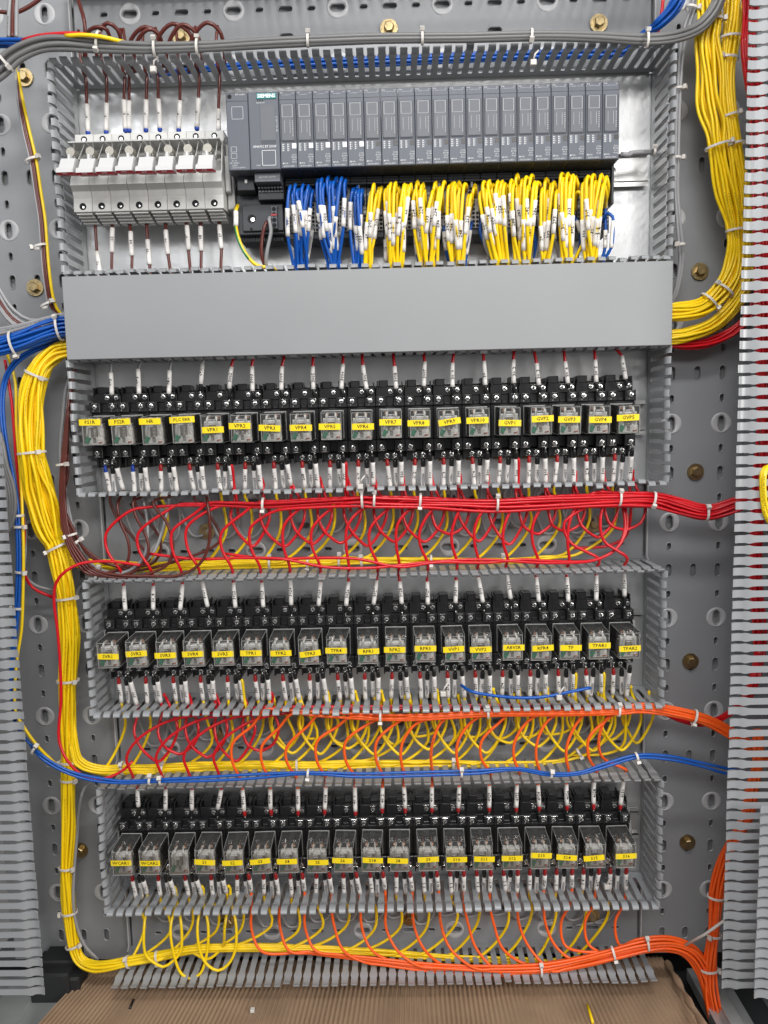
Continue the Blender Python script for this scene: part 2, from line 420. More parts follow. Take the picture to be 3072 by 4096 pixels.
# --- left vertical duct
def duct_label(o): return o
sl, rg = vertical_slots(0, 0, (-409, -355), -382, zfloor+14, 640, -213.5)
o = empty('cable_duct', (-381, 0, zfloor+14), 'grey slotted duct down the left side, lid off, holding the thick yellow wire trunk', 'cable duct')
LV = o
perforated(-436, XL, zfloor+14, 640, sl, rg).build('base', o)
lf_segments = [(ZA_T, Z0T), (ZB_T, ZA_B), (ZC_T, ZB_B), (ZD_T, ZC_B)]
def npitch(a): return max(1, round(abs(a)/10.5))
for i, (za, zb) in enumerate(lf_segments):
    wall((XL, 0, za), (XL, 0, zb), (-1, 0, 0), npitch(zb-za), seed=10+i, out=-1).build('side_wall', o)
for za, zb in ((Z0T, 450), (ZA_B, ZA_T), (ZB_B, ZB_T), (ZC_B, ZC_T), (ZD_B, ZD_T)):   # low cut edges left at the openings
    mb = MB(); mb.prism([(za, 2.4), (za, 13), (za+3, 8), (zb-3, 8), (zb, 13), (zb, 2.4)], XL-.7, XL+.7, pvc_pale); mb.build('cut_edge', o)
# --- right vertical duct
sl, rg = vertical_slots(0, 0, (301, 355), 328, zfloor+14, 640, -3.5)
o = empty('cable_duct', (330, 0, zfloor+14), 'grey slotted duct running down the right side with its lid off, bare perforated base showing', 'cable duct')
RV = o
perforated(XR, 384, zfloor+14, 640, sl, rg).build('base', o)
for i, (za, zb) in enumerate(lf_segments):
    wall((XR, 0, za), (XR, 0, zb), (1, 0, 0), npitch(zb-za), seed=50+i, out=-1).build('side_wall', o)
for za, zb in ((Z0T, 450), (ZA_B, ZA_T), (ZB_B, ZB_T), (ZC_B, ZC_T), (ZD_B, ZD_T)):
    mb = MB(); mb.prism([(za, 2.4), (za, 13), (za+3, 8), (zb-3, 8), (zb, 13), (zb, 2.4)], XR-.7, XR+.7, pvc_pale); mb.build('cut_edge', o)
# --- horizontal ducts
def hduct(zb, zt, lab, seed, top=True, bottom=True, ring_x=P(1410, 2208, 2).x, ring_dz=-26):
    o = empty('cable_duct', ((XL+XR)/2, 0, zb), lab, 'cable duct')
    zc = (zb+zt)/2; sl = []; rg = []
    for rowz, kind in ((zc+ring_dz, 0), (zc+ring_dz+54, 0), (zc+ring_dz+27, 1)):
        if not (zb+12 < rowz < zt-8): continue
        for k in range(-30, 30):
            x = ring_x + k*RP/4
            if not (XL+14 < x < XR-14): continue
            ty = k % 4
            if kind == 0:
                if ty == 0: sl.append(slot_loop(x, rowz, 15.5, 6.6, False)); rg.append((x, rowz, False))
                elif ty == 2: sl.append(slot_loop(x, rowz, 14.5, 5.4, False))
                else: sl.append(slot_loop(x, rowz, 8.0, 4.2, False))
            elif ty == 2: sl.append(slot_loop(x, rowz, 14.5, 6.4, False))
    perforated(XL+3, XR-3, zb, zt, sl, rg).build('base', o)
    nn = 57
    if bottom: wall((XL, 0, zb), (XR, 0, zb), (0, 0, -1), nn, seed=seed, out=1, jit=.5).build('side_wall', o)
    if top: wall((XL, 0, zt), (XR, 0, zt), (0, 0, 1), nn, seed=seed+1, out=1, jit=.5).build('side_wall', o)
    return o
hduct(Z0T, 448, 'topmost horizontal slotted duct, grey, with thick grey cables tied across its lower lip', 100)
DA = hduct(ZA_B, ZA_T, 'horizontal duct closed by the long plain grey lid, under the grey control modules', 110)
hduct(ZB_B, ZB_T, 'open horizontal duct between the upper and middle relay rows, full of looping red wires', 120)
hduct(ZC_B, ZC_T, 'open horizontal duct between the middle and lower relay rows, full of yellow loops', 130)
hduct(ZD_B, ZD_T, 'lowest horizontal duct, open, just above the corrugated cardboard', 140)
# lid
a = P(243, 1101, 74); b_ = P(2691, 1048, 74); c_ = P(2690, 1385, 74); d_ = P(270, 1435, 74)
mb = MB(); x0, x1 = (a.x+d_.x)/2, (b_.x+c_.x)/2; z1, z0 = (a.z+b_.z)/2, (c_.z+d_.z)/2
mb.box(x0, x1, z0, z1, 71.6, 74, pvc_cover, .5)
mb.box(x0, x1, z0, z0+1.4, 60, 71.6, pvc_cover); mb.box(x0, x1, z1-1.4, z1, 60, 71.6, pvc_cover)
mb.build('lid', DA)
LIDX0, LIDX1, LIDZ0, LIDZ1 = x0, x1, z0, z1

# --- ducts on the two cabinet sides: we look at their front walls, fingers pointing inwards
o = empty('cable_duct', (480, -125, zfloor), 'upright slotted duct at the right edge, fingers pointing left over dark red wires', 'cable duct')
def sidewall_line(px0, py0, px1, py1, h): return P(px0, py0, h), P(px1, py1, h)
for hh, off, sd, nm in ((128, 0, 200, 'front_wall'),):
    A, B = P(2991, 0, 128), P(2892, 3960, 128)
    A = A + (A-B)*.02; 
    xt = (A.x+B.x)/2
    Ar = Vector((xt+62+off, -hh, B.z)); Br = Vector((xt+62+off, -hh, A.z+60))
    wall(Ar, Br, (0, -1, 0), npitch((Br-Ar).length), H=62, root=.0 if nm == 'x' else .12, hdir=(-1, 0, 0), seed=sd, out=-1, h0=-20, jit=.5).build(nm, o)
mb = MB(); mb.box(xt+82, xt+84, zfloor-10, 600, 20, 130, pvc); mb.build('base', o)
mb = MB(); mb.box(xt+56, xt+82, zfloor-10, 600, 20, 22, pvc_base); mb.build('rear_wall', o)
o = empty('cable_duct', (-480, -125, zfloor), 'vertical slotted duct along the lower left edge of the picture with fingers pointing right', 'cable duct')
for hh, off, sd, nm in ((118, 0, 220, 'front_wall'),):
    A, B = P(6, 1730, 118), P(178, 3985, 118)
    xt = (A.x+B.x)/2
    Ar = Vector((xt-62+off, -hh, B.z)); Br = Vector((xt-62+off, -hh, A.z))
    wall(Ar, Br, (0, -1, 0), npitch((Br-Ar).length), H=62, root=.12, hdir=(1, 0, 0), seed=sd, out=-1, h0=-20, jit=.6).build(nm, o)
mb = MB(); mb.box(xt-86, xt-84, B.z, A.z, 20, 120, pvc); mb.build('base', o)
mb = MB(); mb.box(xt-84, xt-58, B.z, A.z, 20, 22, pvc_base); mb.build('rear_wall', o)
# second duct edge at the far lower right
o = empty('cable_duct', (440, -150, zfloor), 'short run of slotted duct lips cut off by the lower right edge of the picture', 'cable duct')
A, B = P(3042, 3220, 150), P(3036, 4000, 150)
wall((A.x+62, -150, B.z), (A.x+62, -150, A.z), (0, -1, 0), npitch(B.z-A.z), H=62, root=.12, hdir=(-1, 0, 0), seed=240, out=-1, h0=-20).build('front_wall', o)

# ================================================================ floor things: cardboard, rail, clamp
mb = MB()
def corr(x): return 3.2*abs(math.sin(x*math.pi/5.2))**.8-1.6
def fl(px, py):
    d = P(px, py, 0) - Vector((0, -D, 0)); t_ = (zfloor+4)/d.z; q_ = Vector((0, -D, 0)) + d*t_; return q_.x, -q_.y
(xa_, ha_), (xb_, hb_) = fl(330, 3905), fl(159, 4096)
def CL(h): return xa_ + (xb_-xa_)*(h-ha_)/(hb_-ha_)
(xc_, hc_), (xd_, hd_) = fl(2660, 3850), fl(2827, 4096)
def CR(h): return xc_ + (xd_-xc_)*(h-hc_)/(hd_-hc_)
nx = 1200; hs = [-6, 60, 130, 200, 270, 330]
vs = []; 
for j, hh in enumerate(hs):
    xl, xr = CL(hh)-R(0, 3), CR(hh)+R(0, 3)
    for i in range(nx+1):
        x = xl + (xr-xl)*i/nx
        vs.append((x, -hh, zfloor+3+corr(x)+.5*math.sin(x*.021+hh*.013)))
fs = [(j*(nx+1)+i, j*(nx+1)+i+1, (j+1)*(nx+1)+i+1, (j+1)*(nx+1)+i) for j in range(len(hs)-1) for i in range(nx)]
cardm = mat('cardboard', (.31, .205, .128), .85, bump=.3, bscale=120, var=.16, vscale=18)
mb.add(vs, fs, cardm, True)
vb = [(x, y, z-5) for x, y, z in vs]
mb.add(vb, [tuple(reversed(f)) for f in fs], cardm)
for i0 in (0, nx):
    q = [vs[j*(nx+1)+i0] for j in range(len(hs))] + [vb[j*(nx+1)+i0] for j in range(len(hs))]
    mb.add(q, [(j, j+1, len(hs)+j+1, len(hs)+j) for j in range(len(hs)-1)], cardm)
tag(mb.build('cardboard_sheet', origin=(0, 0, zfloor)), 'brown corrugated cardboard sheet lying on the cabinet floor below the lowest duct', 'cardboard')
# torn brown paper edge at the right
mb = MB(); pts = [Q('T4', 1050, 1130, 6), Q('T4', 1090, 1200, 40), Q('T4', 1140, 1290, 70), Q('T4', 1200, 1400, 110), Q('T4', 1260, 1500, 140), Q('T4', 1300, 1580, 170)]
pts = cr(pts, 3); rr_ = [3.2+1.1*math.sin(k*.45)+R(-.3, .3) for k, _ in enumerate(pts)]
mb.tube(pts, 4, cardm, n=7, radii=rr_)
tag(mb.build('cardboard_edge', origin=pts[0]), 'torn rolled brown paper strip at the right edge of the cardboard sheet', 'paper')
# frame rail lower left, lower right
def rail(a, b, hw, zt, lab):
    mb = MB(); 
    for (u0, u1, dz) in ((-hw, hw, 0), (-hw*.35, hw*.35, 5)):
        vs = [(a.x+u0, a.y, zt+dz), (a.x+u1, a.y, zt+dz), (b.x+u1, b.y, zt+dz), (b.x+u0, b.y, zt+dz)]
        vs += [(x, y, zt-14) for x, y, z in vs]
        mb.add(vs, [(0, 1, 2, 3), (0, 4, 5, 1), (1, 5, 6, 2), (2, 6, 7, 3), (3, 7, 4, 0)], frame_m)
    tag(mb.build('frame_rail', origin=(a.x, a.y, zt-14)), lab, 'steel rail')
rail(Vector((-446, 0, 0)), Vector((-452, -330, 0)), 50, zfloor-8, 'grey steel cabinet rail on the floor at the lower left, beside the cardboard')
rail(Vector((352, 0, 0)), Vector((350, -330, 0)), 20, zfloor-8, 'grey steel cabinet rail on the floor at the lower right, beside the orange wires')
# black clamp at the foot of the left duct
mb = MB(); zc1 = Q('T1', 300, 1385, 10).z
xa, xb = Q('T1', 265, 1450, 30).x, Q('T1', 480, 1450, 30).x
mb.box(xa-12, xb-8, zc1-38, zc1, 4, 44, clampm, 2.5); mb.box(xb-34, xb+2, zc1-62, zc1-8, 4, 40, clampm, 2.5); mb.box(xa-4, xa+36, zc1-2, zc1+6, 4, 30, clampm, 2)
tag(mb.build('corner_bracket', origin=(xa, 0, zc1-60)), 'black plastic corner bracket at the foot of the left duct', 'bracket')
mb = MB(); p = Q('T1', 800, 1690, 0); 
def on_floor(px, py):   # pixel -> point on the cardboard
    d = P(px, py, 0) - Vector((0, -D, 0)); t_ = (zfloor+5)/d.z; return Vector((0, -D, 0)) + d*t_
a, b_ = on_floor(534, 3999), on_floor(519, 4035)
mb.tube([a, a.lerp(b_, .5), b_], 1.5, fer_b, n=6); tag(mb.build('tubing_scrap', origin=a), 'short black scrap of tubing lying on the cardboard at the lower left', 'scrap')
a, b_ = on_floor(2350, 4020), on_floor(2371, 4090)
mb = MB(); mb.tube([a, a.lerp(b_, .5), b_], 1.6, WC['yellow'], n=6); tag(mb.build('wire_scrap', origin=a), 'short yellow wire offcut lying on the cardboard at the lower right', 'scrap')
a = on_floor(1010, 4044); mb = MB(); mb.box(a.x-2.2, a.x+2.2, a.z-1, a.z+2.4, -a.y-2.5, -a.y+2.5, tie_m, .5); tag(mb.build('nylon_scrap', origin=a), 'tiny white nylon offcut on the cardboard near its centre left', 'scrap')

# ================================================================ bolts
mbw = MB()
for k, (r0, r1, hh) in enumerate(((0, 9.0, 1.6),)):
    mbw.disc((0, 0, 0), 9.0, 1.6, brass, n=26)
washer0 = mbw.build('washer', link=False)
mbh = MB(); n = 6
a = []
for q, rr_, hh in ((0, 5.4, 1.6), (1, 5.4, 5.6), (2, 4.5, 6.4)):
    for k in range(6): an = math.pi/3*k+.2; a.append((rr_*math.cos(an), -hh, rr_*math.sin(an)))
mbh.add(a, [(12, 13, 14, 15, 16, 17)] + [(j*6+k, j*6+(k+1) % 6, (j+1)*6+(k+1) % 6, (j+1)*6+k) for j in (0, 1) for k in range(6)], brass)
bolthead0 = mbh.build('bolt_head', link=False)
BOLTS = [(99, 311, 'beside the wires at the upper left of the left duct'), (726, 149, 'behind the brown wire arcs at the top'), (1556, 115, 'in the top duct, left of the other bolt there'), (2394, 95, 'in the top duct near the right corner'),
         (142, 1151, 'in the left duct just above the blue wire bundle'), (2798, 1086, 'in the right duct beside the yellow wires, uppermost there'), (2781, 1887, 'in the right duct above the red wire bundle'), (829, 2125, 'leftmost behind the red loops under the upper relays'),
         (1598, 2107, 'middle one behind the red loops under the upper relays'), (2375, 2095, 'rightmost behind the red loops under the upper relays'), (2761, 2644, 'in the right duct above the orange wire bundle'), (870, 2926, 'leftmost behind the yellow loops under the middle relays'),
         (1640, 2900, 'middle one behind the yellow loops under the middle relays'), (2376, 2886, 'rightmost behind the yellow loops under the middle relays'), (2749, 3368, 'lowest in the right duct'), (322, 3400, 'in the left duct behind the lower yellow trunk'), (912, 3682, 'leftmost in the lowest duct'),
         (1640, 3672, 'middle one in the lowest duct'), (2367, 3660, 'rightmost in the lowest duct')]
for px, py, lb in BOLTS:
    o = empty('hex_bolt', P(px, py, 3.2), 'brassy hex bolt with washer '+lb, 'bolt', 'hex bolts holding the ducts to the plate', rot=(0, R(0, 1), 0))
    inst(washer0, o, (0, 0, 0)); inst(bolthead0, o, (0, 0, 0))

# ================================================================ DIN rails
def din(z, x0, x1, lab):
    o = empty('mounting_rail', (x0, 0, z), lab, 'mounting rail')
    mb = MB()
    for s_ in (-1, 1):
        mb.prism([(z+s_*18.5, 7), (z+s_*18.5, 8.2), (z+s_*13, 8.2), (z+s_*13, 7)], x0, x1, rail_m)
        mb.prism([(z+s_*13, 2.2), (z+s_*13, 8.2), (z+s_*14.2, 8.2), (z+s_*14.2, 2.2)], x0, x1, rail_m)
    loops = []; x = x0+12
    sl = []
    while x < x1-14: sl.append(slot_loop(x, z, 16, 6, False)); x += 27
    loops = [[(x0, z-13), (x1, z-13), (x1, z+13), (x0, z+13)]] + [list(reversed(s)) for s in sl]
    allp = [p for l in loops for p in l]
    tess = geometry.tessellate_polygon([[Vector((p[0], p[1], 0)) for p in l] for l in loops])
    mb.add([(p[0], -2.6, p[1]) for p in allp], [tuple(t_) for t_ in tess], rail_m)
    mb.build('rail_profile', o)
zr0 = Q('Z4', 650, 1250, 3).z
din(zr0, -322, 270, 'galvanised slotted rail behind the control modules, its bare end showing at the right')
ROWC = [(Vector((-304.0, 0, 4.1)), Vector((235.1, 0, 4.4))), (Vector((-303.6, 0, -228.0)), Vector((236.0, 0, -227.4))), (Vector((-302.7, 0, -457.8)), Vector((234.9, 0, -456.7)))]
for r_, nm in enumerate(('upper', 'middle', 'lower')):
    din(ROWC[r_][0].z, -322, 270, 'slotted steel rail behind the %s row of relays' % nm)

# ================================================================ SCREW prototype
ms = MB(); ms.disc((0, 0, 0), 2.75, 1.2, zinc, n=14)
ring = [(2.75, 1.2), (2.3, 1.75), (1.2, 2.0)]
a = []
for rr_, hh in ring:
    for k in range(14): an = 2*math.pi*k/14; a.append((rr_*math.cos(an), -hh, rr_*math.sin(an)))
ms.add(a, [tuple(range(28, 42))] + [(j*14+k, j*14+(k+1) % 14, (j+1)*14+(k+1) % 14, (j+1)*14+k) for j in (0, 1) for k in range(14)], zinc, False)
ms.box(-2.1, 2.1, -.32, .32, 1.6, 2.08, ink); ms.box(-.32, .32, -1.3, 1.3, 1.6, 2.08, ink)  # dark raised bars stand in for the shade in the cross recess
screw0 = ms.build('screw', link=False)

# ================================================================ SOCKET prototype
W2 = 14.85
mb = MB()
mb.box(-W2, W2, -36, 36, 9, 24, black, .4)
mb.box(-W2+.2, W2-.2, 27, 38, 10, 31, black, .7)                       # rear upper tier
mb.box(-W2+.2, W2-.2, 36, 39.5, 10, 24, black, .5)
mb.box(-11.5, -2.0, 37, 45, 10, 27, black, .6)                          # lug
mb.box(-13.5, -12.2, 36, 44, 12, 33, black); mb.box(6.2, 7.2, 36, 45, 12, 33, black); mb.box(12.4, 13.4, 36, 43, 12, 33, black)
mb.box(-W2, -4.0, 17.5, 28.2, 10, 42, black, .6); mb.box(3.8, W2, 17.5, 28.2, 10, 42, black, .6); mb.box(-4.2, 4.0, 17.5, 27, 10, 35, black, .4)
mb.box(-3.0, 3.0, 17.8, 21, 30, 38, black, .4)
mb.box(-W2, W2, -17, 17.5, 10, 37.5, black, .5)
mb.box(-W2, -4.0, -29.5, -17.2, 10, 42, black, .6); mb.box(3.8, W2, -29.5, -17.2, 10, 42, black, .6); mb.box(-4.2, 4.0, -28, -17.2, 10, 35, black, .4)
mb.box(-12.5, 11.0, -39, -29.5, 10, 31, black, .7)
mb.box(-13.6, -12.2, -40, -30, 10, 34, black, .3); mb.box(9.6, 10.8, -41, -30, 10, 33, black, .3)
for x in (-W2+.2, W2-1.0): mb.box(x, x+.8, -15, 15, 37, 40, black, .2)
for x in (-9.3, 9.6):
    mb.box(x-4.6, x-3.4, 22, 26.5, 41, 43.2, black, .2); mb.box(x+3.4, x+4.6, 22, 26.5, 41, 43.2, black, .2)
text(mb, '4', (-11, -42.05, 19.6), (1, 0, 0), (0, 0, 1), 2.0, ink_w); text(mb, '1', (8, -42.05, 19.6), (1, 0, 0), (0, 0, 1), 2.0, ink_w)
sock0 = mb.build('housing', link=False)
mb = MB(); mb.box(-3.0, 3.0, 3.3, 4.0, -2, .9, zinc, .2)
plate0 = mb.build('clamp_plate', link=False)
mb = MB(); mb.box(-9, -1, -41.5, -38, 10, 20, mat('amber_plastic', (.25, .12, .03), .4), .4)
latch0 = mb.build('rail_latch', link=False)
SCR = [(.6, 33, 31.0, 1), (10.6, 33, 31.0, 1), (-9.3, 23.4, 42.0, 1), (9.5, 23.4, 42.0, 1), (-9.3, -24.6, 42.0, -1), (9.5, -24.6, 42.0, -1), (-4.6, -33.6, 31.0, -1), (3.9, -33.6, 31.0, -1)]

# ================================================================ RELAY prototype (local origin on the socket seat, box reaching to -y)
mb = MB()
x_, z_, h0_, h1_ = 10.8, 14.2, 3, 36.5
a = [(-x_, -h0_, -z_), (x_, -h0_, -z_), (x_, -h0_, z_), (-x_, -h0_, z_)]; c_ = .9
a += [(-x_+.2, -h1_+c_, -z_+.2), (x_-.2, -h1_+c_, -z_+.2), (x_-.2, -h1_+c_, z_-.2), (-x_+.2, -h1_+c_, z_-.2)]
a += [(-x_+c_, -h1_, -z_+c_), (x_-c_, -h1_, -z_+c_), (x_-c_, -h1_, z_-c_), (-x_+c_, -h1_, z_-c_)]
mb.add(a, [(8, 9, 10, 11)] + [(L+i, L+(i+1) % 4, L+4+(i+1) % 4, L+4+i) for L in (0, 4) for i in range(4)], clear)
# moulded edges: pale tubes on rim and long edges stand in for highlights
rim = [Vector(a[8]), Vector(a[9]), Vector(a[10]), Vector(a[11])]
for i in range(4): mb.tube([rim[i], rim[(i+1) % 4]], .22, edge_m, n=4, caps=False); mb.tube([Vector(a[i]), Vector(a[i+4])], .2, edge_m, n=4, caps=False)
base = [Vector((sx*(x_+.3), -3, sz*(z_+.3))) for sx, sz in ((-1, -1), (1, -1), (1, 1), (-1, 1))]
for i in range(4): mb.tube([base[i], base[(i+1) % 4]], .35, edge_m, n=4, caps=False)
text(mb, 'omron', (0, -36.62, 9.6), (1, 0, 0), (0, 0, 1), 3.0, ink_w, .01); text(mb, 'LY2N', (-1.4, -36.62, 6.9), (1, 0, 0), (0, 0, 1), 2.2, ink_w)
text(mb, '24VDC', (-1.2, -36.62, 4.8), (1, 0, 0), (0, 0, 1), 1.9, ink_w)
cover0 = mb.build('cover', link=False)
mb = MB(); mb.box(-10.6, 10.6, -14, 14, 0, 4, black, .3); mb.box(-10, 10, 1.5, 13.0, 4, 24, black, .5); mb.box(-2.2, 2.2, 12.6, 13.6, 6, 22, mat('relay_post', (.05, .05, .05), .2), .3)
rbase0 = mb.build('relay_base', link=False)
mb = MB(); mb.box(-8.6, 8.6, -8, 7.5, 24, 31, tan, .6); mb.box(-9.4, -8.0, -11, 4.6, 20, 30, tan, .4); mb.box(8.0, 9.4, -11, 4.6, 20, 30, tan, .4)
mb.box(-9.6, 9.6, 3.2, 4.6, 29, 30.4, mat('relay_metal', (.6, .58, .54), .3, metal=.7), .3)
mb.box(-3.6, 3.6, -8, 4.2, 31, 32, coilm, .4)
for k in range(7): mb.tube([(-3.0, -32.2, -6+k*1.4), (3.0, -32.2, -6+k*1.4)], .5, mat('relay_metal', (.6, .58, .54), .3), n=5)
coil0 = mb.build('coil_frame', link=False)
mb = MB()
mb.box(-9.8, 9.8, -13.2, -8.6, 26, 32.5, relw, .5); mb.box(1.6, 9.4, -9.2, -5.6, 27, 33, relw, .5); mb.box(-3.4, -1.6, -12.8, -6.6, 29, 33, relw, .4)
mb.box(-1.2, 1.8, -11.4, -8.0, 31, 33.4, mat('relay_clear_bit', (.35, .34, .33), .15), .4)
mb.tube([(4.6, -33.0, -11.6), (8.2, -33.0, -11.0)], .9, mat('resistor', (.42, .12, .08), .4), n=6)
board0 = mb.build('indicator_board', link=False)
M_ = Matrix.Translation((-6.6, 0, -8.8)) @ Matrix.Rotation(math.radians(24), 4, 'Y')
mb = MB(); mb.box(-1.9, 1.9, -3.1, 3.1, 29, 35.0, green, .8, M=M_); lamp0 = mb.build('indicator_lamp', link=False)
arm0 = []
for s_ in (-1, 1):
    mb = MB(); mb.tube(cr([(s_*3.4, -25, 12.5), (s_*4.2, -31, 12.0), (s_*4.9, -33.5, 8.5), (s_*5.9, -33.8, 2.5), (s_*7.4, -32.5, -4), (s_*8.2, -28, -7)], 2), 1.15, relw, n=7)
    arm0.append(mb.build('lead', link=False))
mb = MB()
for q, (hh, r1) in enumerate(((11, 1.5), (13.5, .9), (15.5, 1.7), (17.5, .9), (19.0, 1.5))): mb.tube([(0, -hh, 0), (0, -hh-2.2, 0)], r1, copper, n=9)
mb.box(-1.9, 1.9, -1.6, .2, 10, 21.5, copper, .3)
contact0 = mb.build('contact', link=False)
hull = MB(); hull.box(-9, 9, -12, 1.5, 4, 22, coilm, .6); winding0 = hull.build('coil', link=False)

NAMES = [['PS1R', 'PS2R', 'HR', 'PLC ERR'] + ['VPR%d' % k for k in range(1, 11)] + ['GVP%d' % k for k in range(1, 6)],
         ['SVR%d' % k for k in range(1, 6)] + ['TPR%d' % k for k in range(1, 5)] + ['RPR1', 'RPR2', 'RPR3', 'VVP1', 'VVP2', 'ABVSR', 'RPR4', 'TP', 'TPAR1', 'TPAR2'],
         ['WCAR1', 'WCAR2', '', 'S1', 'S2', 'S3', 'S4', 'S5', 'S6', 'S18', 'S8', 'S9', 'S10', 'S11', 'S12', 'S13', 'S14', 'S15', 'S16']]
# sticker height on the relay, tilt in degrees, x shift
STK = [[(9.5, 0), (9.5, 1), (9.8, 0), (9.8, 1), (-.5, 2), (2.8, 0), (-.2, -4), (-.2, -1), (-.4, -1), (-.4, 0), (2, 0), (.8, 0), (2, 7), (2, 0), (-1.5, -1), (2, 1), (1, -1), (0, 0), (2, 1)],
       [(-1, -2), (1, 2), (-1, 0), (0, 1), (-1, 0), (0, 0), (0, 1), (-2, 6), (1, 0), (0, 0), (1, 0), (1, 0), (0, 2), (-1, 1), (0, -1), (0, 3), (-1, -1), (1, 0), (-3, 1)],
       [(1, 1), (0, 0), None, (0, -3), (0, 1), (1, 4), (0, 0), (-1, 0), (0, -1), (0, -1), (-1, -2), (0, 1), (0, 1), (-1, -1), (0, -1), (2, -2), (-1, -3), (-2, 5), (0, 0)]]
def ctr(r_, i): return ROWC[r_][0].lerp(ROWC[r_][1], i/18)
def rname(r_, i):
    return NAMES[r_][i] if NAMES[r_][i] else 'without a sticker'
ROWN = ['upper', 'middle', 'lower']
for r_ in range(3):
    for i in range(19):
        c = ctr(r_, i)
        so = empty('relay_socket', c, 'black screw terminal socket holding the relay %s, %s row' % (rname(r_, i), ROWN[r_]), 'relay socket', 'black sockets under the relays')
        inst(sock0, so, (0, 0, 0))
        for (sx, sz, sh, sd) in SCR:
            q = inst(screw0, so, (sx+R(-.15, .15), -sh, sz), (0, R(0, 3.1), 0)); inst(plate0, so, (sx, -sh-.1, sz), (0, 0 if sd > 0 else math.pi, 0))
        inst(latch0, so, (0, 0, 0))
        ro = empty('relay', (c.x, -37.6, c.z), '', 'relay', 'clear plug-in relays', rot=(math.radians(3.2+R(-1.2, 1.2)), math.radians(R(-1, 1)), math.radians([0, -2.5, 0][r_]*0+R(-2.2, 2.2))))
        st = STK[r_][i]; nm = NAMES[r_][i]
        ro['label'] = ('clear relay with yellow sticker %s in the %s row' % (nm, ROWN[r_])) if nm else 'clear relay with no sticker, between WCAR2 and S1 in the lower row'
        inst(rbase0, ro); inst(winding0, ro); inst(coil0, ro); inst(board0, ro); inst(lamp0, ro); inst(arm0[0], ro); inst(arm0[1], ro)
        for x in (-4.6, 4.4): inst(contact0, ro, (x, -4.5, 9.4+2.2))
        inst(cover0, ro)
        if st:
            zz, tl = st; mb = MB(); wdt = 11.2 if len(nm) < 7 else 12.6
            xs = R(-1.6, 1.6); M2 = Matrix.Translation((xs, 0, zz)) @ Matrix.Rotation(math.radians(-tl), 4, 'Y')
            vs = []; nseg = 6
            for k in range(nseg+1):
                x = -wdt + 2*wdt*k/nseg; cv = .0 if abs(x) < 9.5 else (abs(x)-9.5)*.25
                for z in (-3.1, 3.1): vs.append(M2 @ Vector((x, -36.85+cv, z)))
            mb.add(vs, [(2*k, 2*k+2, 2*k+3, 2*k+1) for k in range(nseg)], stick)
            mb.add([v+Vector((0, .18, 0)) for v in vs], [(2*k+1, 2*k+3, 2*k+2, 2*k) for k in range(nseg)], stick)
            text(mb, nm, M2 @ Vector((0, -36.95, 0)), M2.to_3x3() @ Vector((1, 0, 0)), M2.to_3x3() @ Vector((0, 0, 1)), 5.1 if len(nm) < 6 else 4.5, ink, .014, xs=1.02)
            mb.build('sticker', ro, local=True)
# rail end stops visible beside rows
for r_ in range(3):
    for s_, x in ((0, ctr(r_, 0).x-19.5), (1, ctr(r_, 18).x+19)):
        mb = MB(); z = ctr(r_, 0).z
        mb.box(x-3.6, x+3.6, z-20, z+20, 8.4, 17, mat('stop_grey', (.42, .42, .41), .4), .5); mb.box(x-3.2, x+3.2, z-12, z+12, 17, 25, MATS['stop_grey'], .8)
        tag(mb.build('end_stop', origin=(x, -8, z)), 'small grey rail end stop at the %s end of the %s relay row' % ('right' if s_ else 'left', ROWN[r_]), 'end stop', 'rail end stops')

# ================================================================ WIRES
WR = 1.58; SR = 2.35
def sleeve_part(parent, org, a, b, txt, r=SR, along=True, tpos=.5, size=4.8):
    """white marker tube from a (lower) to b (upper) with the number reading upwards"""
    mb = MB(); a = Vector(a); b = Vector(b); mid = a.lerp(b, .5) + Vector((R(-.3, .3), 0, 0))
    pts = cr([a, mid, b], 4); mb.tube(pts, r, sleeve_m, n=12)
    if txt:
        d = (b-a).normalized(); k = tpos; c = a.lerp(b, k)
        yd = Vector((0, -1, 0)).cross(d)      # lettering's up, to the left for an upright sleeve
        yd = yd.normalized(); nd = d.cross(yd).normalized()
        ang = R(-.35, .35); yd2 = yd*math.cos(ang) + nd*math.sin(ang); nd2 = d.cross(yd2).normalized()
        ln = (b-a).length; sz = min(size, ln/(.60*len(txt)))
        text(mb, txt, c + nd2*(r+.12), d, yd2, sz, ink, .022, bend=r+.12)
    o = mb.build('marker_sleeve', parent); o.location = (-Vector(org))*S; return o
def ferrule_part(parent, org, a, b, mt, r=2.0, tip=True):
    mb = MB(); a = Vector(a); b = Vector(b); d = (b-a)
    mb.tube([a, a+d*.25, b-d*.12, b], r, mt, n=10, radii=[r*.62, r, r*1.08, r*.9])
    if tip: mb.tube([a-d.normalized()*3.2, a], .8, zinc, n=6)
    o = mb.build('ferrule', parent); o.location = (-Vector(org))*S; return o
CATN = dict(yellow='yellow wire', red='red wire', blue='blue wire', orange='orange wire', grey='grey wire', brown='brown wire', white='white wire', cable='grey cable', earth='earth wire')
WCOUNT = {}
def wire(pts, color, label, group=None, r=WR, step=4.0, n=8, raw=False):
    pts = pts if raw else cr(pts, step)
    mb = MB(); mb.tube(pts, r, WC.get(color+'_plain', WC[color]) if R(0, 1) < (.99 if 'control modules' in (group or '') else .62) else WC[color], n=n)
    org = pts[0]; nm = {'cable': 'grey_cable', 'earth': 'earth_wire'}.get(color, color+'_wire')
    o = mb.build(nm, origin=org); WCOUNT[color] = WCOUNT.get(color, 0)+1
    return tag(o, label, CATN[color], group), Vector(org)

